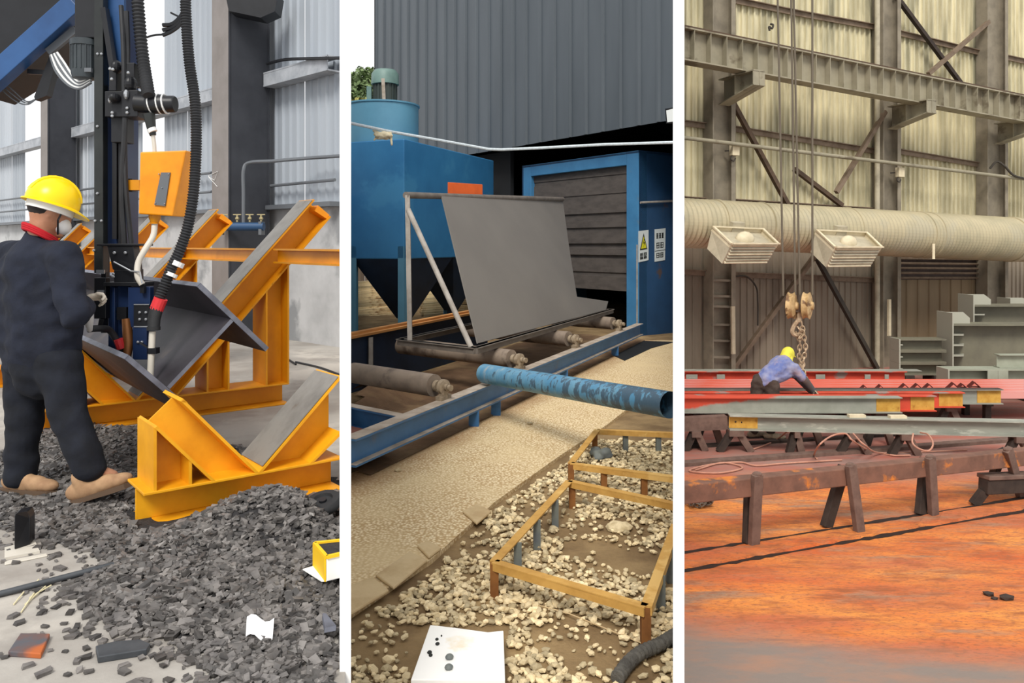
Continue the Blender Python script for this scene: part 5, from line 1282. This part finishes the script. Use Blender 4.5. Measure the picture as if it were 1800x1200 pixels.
# ---- grey girders by the wall
def girder(name, px0, pyt, Y, zb, label, m, w=.3, plate_top=None, guss=(), gw=34, pxe=1850, cat='girder', grp=None):
    a = P(px0, pyt, Y); e = P(pxe, pyt, Y); th = thing(name, V3(((a.x+e.x)/2, Y, zb)), label, cat, grp)
    g = G(); g.box(a.x+.03, e.x, Y-w, Y+w, a.z-.03, a.z); g.box(a.x+.03, e.x, Y-w, Y+w, zb, zb+.03); g.box(a.x+.03, e.x, Y-.01, Y+.01, zb+.03, a.z-.03); g.build('girder', M[m], th)
    tz = P(px0, plate_top, Y).z if plate_top else a.z
    g = G(); g.box(a.x, a.x+.03, Y-w-.02, Y+w+.02, zb, tz); g.build('end_plate', M['girder_edge'], th)
    for y in guss:
        z = P(px0, y, Y).z; g = G(); x1 = P(px0+gw, y, Y).x; g.prism([V3((a.x+.03, Y-.01, z)), V3((a.x+.03, Y-w, z)), V3((lerp(a.x, x1, .6), Y-w, z)), V3((x1, Y-.01, z))], (0, 0, .022)); g.build('gusset', M['girder_edge'], th)
    if plate_top:
        x1, x2 = P(px0+32, pyt, Y).x, P(px0+44, pyt, Y).x
        g = G(); g.prism([V3((a.x+.03, Y-.02, a.z)), V3((x2, Y-.02, a.z)), V3((x2, Y-.02, a.z+.12)), V3((x1, Y-.02, tz)), V3((a.x+.03, Y-.02, tz))], (0, .025, 0)); g.build('lug', M['girder_edge'], th)
    return th
girder('steel_girder', 1660, 568, 17.6, ZC+.02, 'biggest grey plate girder with three gussets, standing by the brown door panels', 'girder_grey', .3, 548, (587, 605, 623))
girder('steel_girder', 1697, 535, 18.7, ZC+.02, 'grey plate girder standing behind and above the biggest one', 'girder_grey', .3, 517, (552,))
girder('steel_girder', 1764, 535, 19.8, ZC+.02, 'hindmost grey plate girder at the right edge', 'girder_grey', .25, 523, ())
hh = .27
for k, (y, lab) in enumerate(((636, 'bottom grey beam of the stack beside the brown door panels'), (615, 'middle grey beam of the stack beside the brown door panels'), (594, 'topmost grey beam of the stack beside the brown door panels'))):
    Yk = 17.5; z = P(1572, y, Yk).z
    girder('stacked_beam', 1572, y, Yk, z-.26, lab, 'girder_grey', .2, None, (y+11,), 12, 1655, 'beam', 'grey beams stacked by the hall wall')
zz0 = P(1572, 636, 17.5).z-.26
for k, px in enumerate((1590, 1640)):
    p_ = P(px, 640, 17.5); G().box(p_.x-.1, p_.x+.1, 17.25, 17.75, ZC, zz0).build('support_block', M['leg_dark'], label=('left dark block under the stacked grey beams', 'right dark block under the stacked grey beams')[k], cat='block')
lg = girder('pale_girder', 1656, 646, 15.9, P(1656, 676, 15.9).z, 'pale green grey girder lying in front of the biggest grey girder', 'steel_green', .2)
zlg = P(1656, 676, 15.9).z
for px in (1734, 1752): 
    p_ = P(px, 660, 15.9); g = G(); g.box(p_.x-.1, p_.x+.1, 15.69, 15.71, zlg+.03, P(px, 648, 15.9).z); g.build('stiffener', M['steel_green'], lg)
for k, px in enumerate((1680, 1800)):
    p_ = P(px, 660, 15.9); G().box(p_.x-.08, p_.x+.08, 15.7, 16.1, ZC, zlg).build('support_block', M['leg_dark'], label=('left dark block under the pale green girder', 'right dark block under the pale green girder')[k], cat='block')
a_ = P(1749, 622, 16.0); g = G(); zt_ = P(1749, 646, 15.9).z; g.ibeam(V3((a_.x, 15.95, (a_.z+zt_)/2+.003)), V3((a_.x+2, 15.95, (a_.z+zt_)/2+.003)), a_.z-zt_, .2, .015, .012); g.build('short_beam', M['steel_green'], label='short pale green beam lying on top of the pale green girder', cat='beam')

# ---- red painted steel on trestles
def saw(px, Y, zt, sp, label, m='rust_leg', dy=.0):
    c = P(px, 0, Y); th = thing('sawhorse', V3((c.x, Y, ZC)), label, 'trestle')
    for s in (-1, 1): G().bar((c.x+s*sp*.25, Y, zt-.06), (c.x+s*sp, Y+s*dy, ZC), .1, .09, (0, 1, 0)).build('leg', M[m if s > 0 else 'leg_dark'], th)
    G().obox((c.x, Y, zt-.045), (sp*.45, 0, 0), (0, .1, 0), (0, 0, .044)).build('cap', M[m], th)
for k, (Yd, lab) in enumerate(((13.98, 'nearest'), (14.26, 'second nearest'), (14.54, 'middle'), (14.82, 'second farthest'), (15.1, 'farthest'))):
    a_, b_ = P(1195, 0, Yd), P(1850, 0, Yd); zd = -.955-.003*k
    g = G(); g.box(a_.x, b_.x, Yd-.13, Yd+.13, zd-.012, zd); g.box(a_.x, b_.x, Yd-.13, Yd-.118, zd-.12, zd-.012); g.box(a_.x, b_.x, Yd+.118, Yd+.13, zd-.12, zd-.012)
    g.build('red_channel', M['primer_deck'], label=f'long pinkish red channel in the flat row behind the worker, {lab} of five', cat='beam', group='flat red channels behind the worker')
for px, lab in ((1230, 'leftmost'), (1480, 'middle'), (1700, 'rightmost')):
    a_ = P(px, 0, 14.5); g = G(); g.box(a_.x-.06, a_.x+.06, 13.8, 15.3, -1.2, -1.085); [g.box(a_.x-.05, a_.x+.05, y, y+.1, ZC, -1.2) for y in (13.85, 14.5, 15.15)]
    g.build('rack', M['leg_dark'], label=f'dark rack under the flat red channels, {lab} of three', cat='trestle')
a_, b_ = P(1195, 651, 16.3), P(1590, 653, 16.3)
rbk = thing('red_beam', V3(((a_.x+b_.x)/2, 16.3, a_.z-.24)), 'long red beam with grey patches and grey top, farthest of the painted steel', 'beam')
g = G(); g.ibeam(V3((a_.x, 16.3, a_.z-.12)), V3((b_.x, 16.3, a_.z-.12)), .24, .22, .02, .014); g.build('beam', M['primer_red'], rbk)
G().box(a_.x, b_.x+.3, 16.19, 16.41, a_.z+.0, a_.z+.012).build('top_plate', M['galv'], rbk)
for x0, x1 in ((1206, 1226), (1260, 1274), (1434, 1450), (1520, 1530), (1555, 1562)):
    p0, p1 = P(x0, 658, 16.18), P(x1, 669, 16.18); G().box(p0.x, p1.x, 16.17, 16.19, p1.z, p0.z).build('grey_patch', M['galv'], rbk)
for k, px in enumerate((1240, 1540)):
    c_ = P(px, 0, 16.3); G().box(c_.x-.08, c_.x+.08, 16.2, 16.4, ZC, a_.z-.24).build('support_block', M['leg_dark'], label=('left dark block under the farthest red beam', 'right dark block under the farthest red beam')[k], cat='block')
def fbeam(px1, Y, zt, h, m, label, m_top=None, yl=42, px0=1195, dark=False):
    a_, b_ = P(px0, 0, Y), P(px1, 0, Y); th = thing('long_beam', V3(((a_.x+b_.x)/2, Y, zt-h)), label, 'beam', 'long steel beams on sawhorses')
    g = G(); g.ibeam(V3((a_.x, Y, zt-h/2)), V3((b_.x, Y, zt-h/2)), h, .16, .014, .012); g.build('beam', M[m], th)
    p0 = P(px1-yl, 0, Y); G().box(p0.x, b_.x-.004, Y-.012, Y-.0065, zt-h+.015, zt-.015).build('yellow_end', M['yellow_end'], th, label='yellowed bare end')
    if m_top: G().box(a_.x, b_.x, Y-.08, Y+.08, zt, zt+.006).build('top_face', M[m_top], th)
    return th
Zt1, Zt2 = -.73, -.86
fbeam(1582, 12.22, Zt1, .24, 'galv_red', 'front long beam, red at the left, its end yellow, just before the worker')
fbeam(1642, 12.4, Zt1-.01, .24, 'primer_red', 'second long beam, grey red with a yellow end, touching the worker')
fbeam(1692, 13.32, Zt2, .25, 'primer_red', 'third long beam, its yellow end right of the second one')
fbeam(1759, 13.6, Zt2+.0, .25, 'galv', 'fourth long beam with dark top and the rightmost yellow end', 'shadow_brown')
for px, Y, zt, lab in ((1245, 12.31, Zt1-.25, 'sawhorse under the left end of the two front long beams'), (1545, 12.31, Zt1-.25, 'sawhorse under the right end of the two front long beams'), (1420, 12.31, Zt1-.25, 'sawhorse under the middle of the front beams, right of the worker'), (1235, 13.46, Zt2-.25, 'sawhorse under the left end of the two rear long beams'), (1668, 13.46, Zt2-.25, 'sawhorse under the right ends of the two rear long beams')):
    saw(px, Y, zt, .2, lab)
rs = random.Random(2)
for k, px in enumerate((1520, 1548, 1591, 1613, 1634, 1677, 1693, 1714)):
    p_ = F(px, (687, 687, 687, 684, 685, 684, 682, 681)[k], -.955); s = (.1, .11, .13, .1, .11, .12, .08, .11)[k]
    g = G(); d_ = V3((.25, .97, 0)); q = [p_-V3((s, 0, 0)), p_-V3((s-.015, 0, 0)), p_+V3((0, 0, s*.75)), p_+V3((s-.015, 0, 0)), p_+V3((s, 0, 0)), p_+V3((0, 0, s*.9))]
    g.prism(q, d_*.16); g.build('angle_piece', M['angle_red'], label=f'short dark red angle piece on the red channels, number {k+1} from the left of eight'.replace('number 1 from the left', 'leftmost').replace('number 8 from the left', 'rightmost').replace('number 2 from', 'second from').replace('number 3 from', 'third from').replace('number 4 from', 'fourth from').replace('number 5 from', 'fifth from').replace('number 6 from', 'sixth from').replace('number 7 from', 'seventh from'), cat='angle iron', group='angle pieces on the red channels')
# galvanised front beam
ga, gb = P(1281, 728, 11.95), P(1850, 740, 11.55); gh = .22; up0 = V3((0, 0, -gh/2))
gv_ = thing('galvanised_beam', ga.lerp(gb, .5)-V3((0, 0, gh)), 'galvanised grey beam with a yellow left end, in front of the worker', 'beam')
g = G(); g.ibeam(ga+up0, gb+up0, gh, .2, .016, .012); g.build('beam', M['galv'], gv_)
gd_ = (gb-ga).normalized(); g = G(); g.bar(ga+up0+gd_*.0-V3((0, .009, 0)), ga+up0+gd_*.42-V3((0, .009, 0)), .006, gh-.04); g.build('yellow_end', M['yellow_end'], gv_, label='yellowed bare end')
for k, (px, py) in enumerate(((1293, 741), (1304, 742))): G().lathe([(.014, 0), (.014, .004)], P(px, py, 11.925), (0, -1, 0), 10).build('bolt_hole', M['leg_dark'], gv_)
for px in (1510, 1582):
    p_ = ga.lerp(gb, (px-1281)/569); G().obox(p_+V3((0, 0, .02)), (.12, 0, 0), (0, .05, 0), (0, 0, .02)).build('clamp_lug', M['diffuser_pale'], gv_)
for px, sp, lab in ((1292, .24, 'sawhorse under the yellow end of the galvanised beam'), (1398, .09, 'narrow sawhorse under the galvanised beam, right of the boots'), (1500, .22, 'wide sawhorse under the middle of the galvanised beam'), (1590, .2, 'sawhorse under the galvanised beam, left of the hose loop'), (1790, .2, 'sawhorse under the right part of the galvanised beam')):
    f = (px-1281)/569; p_ = ga.lerp(gb, f); saw(px, p_.y, p_.z-gh, sp, lab)
g = G(); a_, b_ = P(1195, 745, 12.0), P(1276, 741, 12.05); g.bar(a_, b_, .16, .2); ob_ = g.build('rust_timber', M['rust_leg'], label='brown rusted box beam left of the galvanised beam', cat='beam')
saw(1222, 12.0, P(1222, 744, 12.0).z-.1, .15, 'sawhorse under the brown rusted box beam at the left')

# ---- big rusty beam on legs
ra, rb2 = P(1196, 849, 7.88), P(1850, 783, 9.95)
rt = thing('rusty_beam', ra.lerp(rb2, .5)-V3((0, 0, .19)), 'long rusty box beam with orange stains resting on A legs in front', 'beam')
g = G(); g.bar(ra-V3((0, 0, .095)), rb2-V3((0, 0, .095)), .15, .19); g.build('beam', M['rust_beam'], rt, bevel=.012)
rn = V3((rb2-ra).xy.to_3d()).normalized(); rn = V3((rn.y, -rn.x, 0))
def ronb(px, off, z=0):
    o = ra+rn*off; d = rb2-ra; k = (px-CX)/FPX; s = (k*o.y-o.x)/(d.x-k*d.y); return o+d*s+V3((0, 0, z))
for k, (ft, fb_, bt, bb, lab) in enumerate(((1331, 1325, 1320, 1316, 'leftmost'), (1495, 1511, 1484, 1452, 'second'), (1635, 1641, 1627, 1618, 'third'), (1771, 1795, 1762, 1738, 'rightmost'))):
    c_ = ronb(ft, 0); th = thing('a_leg', V3((c_.x, c_.y, ZC)), f'pair of rusty posts carrying the long rusty beam, {lab} of four from the left', 'trestle', 'post pairs under the rusty beam')
    a_ = ronb(ft, .115, .05); yb = (958, 936, 906, 872)[k]; b_ = F(fb_, yb, ZC)
    g = G(); g.bar(b_, a_, .11, .07, rn); g.ell(a_, V3((.053, 0, 0)), rn*.034, (0, 0, .03), 10, 6); g.build('front_post', M['rust_leg'], th, bevel=.008)
    a_ = ronb(bt, -.115, -.03); b_ = F(bb, yb-(4, 10, 2, 12)[k], ZC); b_ = V3((b_.x, b_.y, ZC))
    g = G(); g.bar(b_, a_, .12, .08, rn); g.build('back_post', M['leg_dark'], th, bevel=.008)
lb2 = thing('low_beam', F(1790, 880, ZC), 'low dark brown box beam on short feet at the right edge', 'beam')
a_, b_ = P(1728, 852, 9.5), P(1870, 846, 9.9); g = G(); g.bar(a_, b_, .14, .2); g.build('beam', M['leg_dark'], lb2, bevel=.01)
g = G(); g.bar(a_+V3((0, 0, .1)), b_+V3((0, 0, .1)), .18, .05); g.build('cap', M['rust_leg'], lb2, bevel=.008)
for px in (1729, 1840):
    t_ = a_.lerp(b_, (px-1728)/142); G().bar(t_-V3((.0, 0, .08)), V3((t_.x-.12, t_.y, ZC)), .1, .08, (0, 1, 0)).build('foot', M['leg_dark'], lb2)
# kerb of flat plates between two grooves, their shade painted as flat dark ribbons
ka, kb, kc, kd = F(1195, 977, ZC), F(1860, 869, ZC), F(1860, 884, ZC), F(1195, 1001, ZC)
g = G(); N_ = 40; rs = random.Random(8); top = []
for i in range(N_+1):
    a_, b_ = ka.lerp(kb, i/N_), kd.lerp(kc, i/N_); j1, j2 = rs.uniform(-.02, .02), rs.uniform(-.025, .025)
    top.append((a_+V3((0, j1, .012+rs.uniform(-.006, .008))), b_+V3((0, j2, .022+rs.uniform(-.008, .008)))))
vs = []
for a_, b_ in top: vs += [a_, b_, V3((a_.x, a_.y+.02, ZC)), V3((b_.x, b_.y-.01, ZC-.01))]
fs = []
for i in range(N_): fs += [(4*i+1, 4*i+5, 4*i+4, 4*i), (4*i+3, 4*i+7, 4*i+5, 4*i+1), (4*i, 4*i+4, 4*i+6, 4*i+2)]
g.add(vs, fs); kerb = g.build('trim_3', M['rust_floor'], kind='structure', smooth=False)
for p_, q_, w in ((ka, kb, .05), (kd, kc, .06)):
    s_ = .06 if p_ is ka else -.045
    N2 = 60; g = G(); rs = random.Random(3)
    vs = []
    for i in range(N2+1):
        c_ = p_.lerp(q_, i/N2)+V3((0, s_, .004)); h_ = w*rs.uniform(.3, 1.0)*(.35+.65*abs(math.sin(i*.13+1))); vs += [c_-V3((0, h_, 0)), c_+V3((0, h_, 0))]
    g.add(vs, [(2*i, 2*i+2, 2*i+3, 2*i+1) for i in range(N2)]); g.build('groove_shade', M['groove_shade'], kerb)
fa, fb2 = F(1195, 818, ZC), F(1870, 768, ZC)
G().bar(fa+V3((0, 0, .025)), fb2+V3((0, 0, .025)), .16, .05).build('floor_rail', M['rust_leg'], label='low brown floor rail running behind the long rusty beam', cat='rail')
G().bar(fa+V3((0, .9, .02)), fb2+V3((0, .7, .02)), .1, .04).build('floor_rail', M['leg_dark'], label='dark floor rail farther back, below the galvanised beam', cat='rail')
# hoses
def hose(pts, label, r=.012):
    G().tube(curve([F(px, py, ZC+.02) if len(q) == 0 else P(px, py, q[0]) for px, py, *q in pts], 10), r, 7).build('hose', M['hose_pink'], smooth=True, label=label, cat='hose')
hose([(1222, 826), (1270, 813), (1305, 822), (1262, 831), (1212, 827), (1250, 816), (1300, 812), (1330, 818), (1380, 814), (1480, 808)], 'thin pink hose lying in a flat coil on the floor at the left')
hose([(1316, 792), (1350, 780), (1366, 772), (1385, 757, 11.8)], 'thin pink hose rising from the floor to the galvanised beam near the boots')
hose([(1436, 806), (1431, 800), (1440, 782, 10.9), (1462, 766, 11.2), (1486, 762, 11.2), (1500, 775, 11.0), (1530, 792), (1570, 800), (1600, 800)], 'thin pink hose arching from the floor over to the right of centre')
hose([(1605, 762, 11.3), (1604, 778, 11.1), (1615, 788, 10.9), (1632, 792, 10.8), (1640, 780, 10.9), (1632, 764, 11.2), (1618, 760, 11.5)], 'thin pink hose loop hanging below the galvanised beam')
hose([(1500, 762, 11.3), (1520, 782, 11.0), (1550, 796), (1640, 793), (1700, 790)], 'second thin pink hose lying right of the arching one')
# chain heap
def links(g, path, L, w, r):
    path = [V3(p) for p in path]; acc = [0]
    for a, b in zip(path, path[1:]): acc.append(acc[-1]+(b-a).length)
    n = int(acc[-1]/L); j = 0
    for i in range(n):
        s = (i+.5)*L
        while j < len(acc)-2 and acc[j+1] < s: j += 1
        c = path[j].lerp(path[j+1], (s-acc[j])/max(1e-6, acc[j+1]-acc[j])); d, a1, a2 = basis(path[j+1]-path[j], (.2, .9, .4)); e = a1 if i % 2 else a2
        g.tube([c+d*(L*.72*math.cos(t))+e*(w*math.sin(t)) for t in [2*math.pi*k/10 for k in range(11)]], r, 5, False)
g = G(); rs = random.Random(6); hc_ = F(1228, 890, ZC)
links(g, curve([hc_+V3((rs.uniform(-.22, .24), rs.uniform(-.1, .12), rs.uniform(.02, .09))) for _ in range(14)], 5), .07, .028, .009)
g.build('chain_heap', M['chain_dark'], label='tangled heap of grey chain on the orange floor at the left edge', cat='chain')
for k, (px, py, s) in enumerate(((1738, 1043, .05), (1748, 1051, .03), (1768, 1050, .06))):
    c_ = F(px, py, ZC+s*.3); g = G(); g.add([c_+V3(v)*s for v in stv[k][0]], stv[k][1]); g.build('clod', M['leg_dark'], label=('left small dark clod on the orange floor', 'tiny middle dark clod on the orange floor', 'largest dark clod on the orange floor at the right')[k], cat='clod')

# ---- crane block, ropes, chain
YH = 13.25
hb2 = thing('crane_block', P(1404, 590, YH), 'double pulley block on wire ropes with a pale chain reaching the beam', 'crane hook')
for x0, x1, y1 in ((1366, 1377, 520), (1390, 1398, 518), (1394, 1406, 518), (1428, 1428, 518)):
    G().cyl(P(x0, -60, YH), P(x1, y1, YH), .017, 7).build('wire_rope', M['wire_rope'], hb2)
axp = V3((.86, -.51, 0))
for px in (1391, 1418):
    c_ = P(px, 537, YH); g = G(); g.lathe([(.05, -.075), (.16, -.07), (.225, -.05), (.2, -.015), (.2, .015), (.225, .05), (.16, .07), (.07, .075), (.06, .11), (.02, .12)], c_, axp, 28); g.build('sheave', M['sheave'], hb2, smooth=True)
c0_, c1_ = P(1391, 541, YH), P(1418, 541, YH)
g = G(); g.bar(c0_, c1_, .12, .13); g.build('axle_block', M['rail_rust'], hb2)
g = G(); g.bar(P(1404, 545, YH), P(1404, 566, YH), .07, .07, (1, 0, 0)); g.tube(curve([P(1404, 562, YH), P(1396, 572, YH), P(1393, 583, YH), P(1399, 589, YH), P(1407, 585, YH), P(1408, 578, YH)], 6), [.035]*24+[.03]*7, 8); g.build('hook', M['chain'], hb2, smooth=True)
for k, pts in enumerate((((1400, 584), (1406, 600), (1405, 625), (1411, 650), (1416, 668), (1427, 685), (1438, 697)), ((1409, 566), (1413, 590), (1416, 612), (1411, 640), (1414, 660), (1424, 680), (1436, 695)), ((1403, 575), (1411, 585), (1404, 596)))):
    g = G(); links(g, curve([P(px, py, YH-.05*k-(.5*max(0, (py-640)/60))) for px, py in pts], 6), .075, .032, .011); g.build('chain_strand', M['chain'], hb2, kind='stuff')

# ---- bent worker in blue
YC = 12.74
def Jc(px, py, d=0): return P(px, py, YC+d)
wk = thing('person', F(1340, 768, ZC), 'worker bending over the beams in yellow hood, faded blue shirt and dark trousers', 'person')
hpc = Jc(1344, 672); hL, hR_ = Jc(1333, 676, .05), Jc(1357, 677, -.04)
kL, kR = Jc(1329, 722, .05), Jc(1356, 722, -.05); aL, aR = Jc(1324, 762, .05), Jc(1354, 763, -.05)
ck = Jc(1374, 643, .12); sR, sL = Jc(1396, 647, .02), Jc(1370, 636, .3)
eR, wR_ = Jc(1414, 668, .03), Jc(1431, 690, .1); eL, wL = Jc(1402, 662, .4), Jc(1424, 686, .42)
hd_ = Jc(1385, 624, .2); hdx = V3((.72, .5, -.48)).normalized(); hdr = V3((.5, -.72, 0)).normalized(); hdz = hdx.cross(hdr)
if hdz.z < 0: hdz = -hdz
g = G(); g.ell(hd_, hdx*.1, hdr*.078, hdz*.115, 14, 9); g.ell(hd_+hdx*.04-hdz*.055, hdx*.06, hdr*.058, hdz*.065, 12, 8); g.ell(hd_+hdx*.105-hdz*.03, hdx*.02, hdr*.014, hdz*.024, 8, 6)
for s in (1, -1): g.ell(hd_+hdr*(.08*s), hdx*.02, hdr*.012, hdz*.03, 8, 6)
g.caps(hd_-hdz*.06-hdx*.03, ck.lerp(hd_, .3), .055, .07); g.caps(hpc, ck, .11, .13); g.caps(sR, sL, .06, .06)
for a, b, c in ((sR, eR, wR_), (sL, eL, wL)): g.caps(a, b, .05, .042); g.caps(b, c, .042, .03)
for a, b, c in ((hL, kL, aL), (hR_, kR, aR)): g.caps(a, b, .08, .055); g.caps(b, c, .055, .042); g.caps(c, c+V3((.09, .02, -.04)), .04, .035)
remesh(g, 'body', M['skin'], wk, .014, 4)
g = G(); g.caps(hpc+V3((.02, .02, .02)), ck, .165, .185, 18); g.caps(sR.lerp(sL, .05), sL, .09, .09); g.caps(ck, sR, .15, .085); g.caps(sR, eR.lerp(sR, .25), .088, .078); g.caps(sL, eL.lerp(sL, .2), .085, .075); g.caps(Jc(1362, 662, .02), Jc(1384, 655, .05), .12, .1)
remesh(g, 'shirt', M['shirt_blue'], wk, .014, 4, folds=.022)
g = G(); g.caps(sR.lerp(eR, .6), eR, .07, .068); g.caps(eR, wR_, .07, .055); remesh(g, 'right_sleeve', M['sleeve_dark'], wk, .013, 3)
g = G(); g.caps(sL.lerp(eL, .6), eL, .07, .066); g.caps(eL, wL, .066, .05); remesh(g, 'left_sleeve', M['sleeve_dark'], wk, .013, 3)
g = G(); g.caps(Jc(1338, 671, .03), Jc(1352, 673, -.01), .145, .145, 18)
for a, b, c in ((hL, kL, aL), (hR_, kR, aR)): g.caps(a, b, .122, .1, 16); g.caps(b, c.lerp(b, .17), .1, .075, 16)
remesh(g, 'trousers', M['trousers_brown'], wk, .014, 3, folds=.016)
g = G(); g.ell(hd_+hdz*.015-hdx*.01, hdx*.118, hdr*.1, hdz*.122, 16, 10); g.caps(hd_-hdx*.04-hdz*.03, hd_-hdx*.05-hdz*.14, .09, .1); g.caps(hd_-hdz*.05+hdr*.05, hd_-hdz*.14+hdr*.08, .05, .05); g.ell(hd_+hdx*.11+hdz*.03, hdx*.06, hdr*.08, hdz*.012, 12, 6)
remesh(g, 'hood', M['hood_yellow'], wk, .012, 3)
for a, nm in ((aL, 0), (aR, 1)):
    b_ = V3((a.x, a.y, ZC)); d_ = V3((.9, .3-.5*nm, 0)).normalized(); s_ = V3((d_.y, -d_.x, 0)); g = G()
    for t, w, hh_ in ((-.03, .05, .055), (.07, .05, .05), (.16, .052, .04)): g.ell(b_+d_*t+V3((0, 0, .02+hh_*.7)), d_*.085, s_*w, (0, 0, hh_), 12, 8)
    g.caps(b_+V3((0, 0, .07)), a+V3((0, 0, .03)), .055, .055); bo_ = remesh(g, 'boot', M['boot_pale'], wk, .01, 3)
    g = G(); g.prism([b_+d_*t+s_*w for t, w in ((-.1, .04), (.1, .045), (.2, .055), (.25, 0), (.2, -.055), (.1, -.045), (-.1, -.04))], (0, 0, .025)); g.build('sole', M['leg_dark'], bo_)
hand(wR_+V3((.05, .02, -.06)), (.6, .1, -.75), (.4, -.9, .1), (.7, .2, .6), 1.0, 'hand', M['skin'], wk)
hand(wL+V3((.05, .02, -.06)), (.6, .1, -.75), (.4, -.9, .1), (.7, .2, .6), 1.0, 'hand', M['skin'], wk)
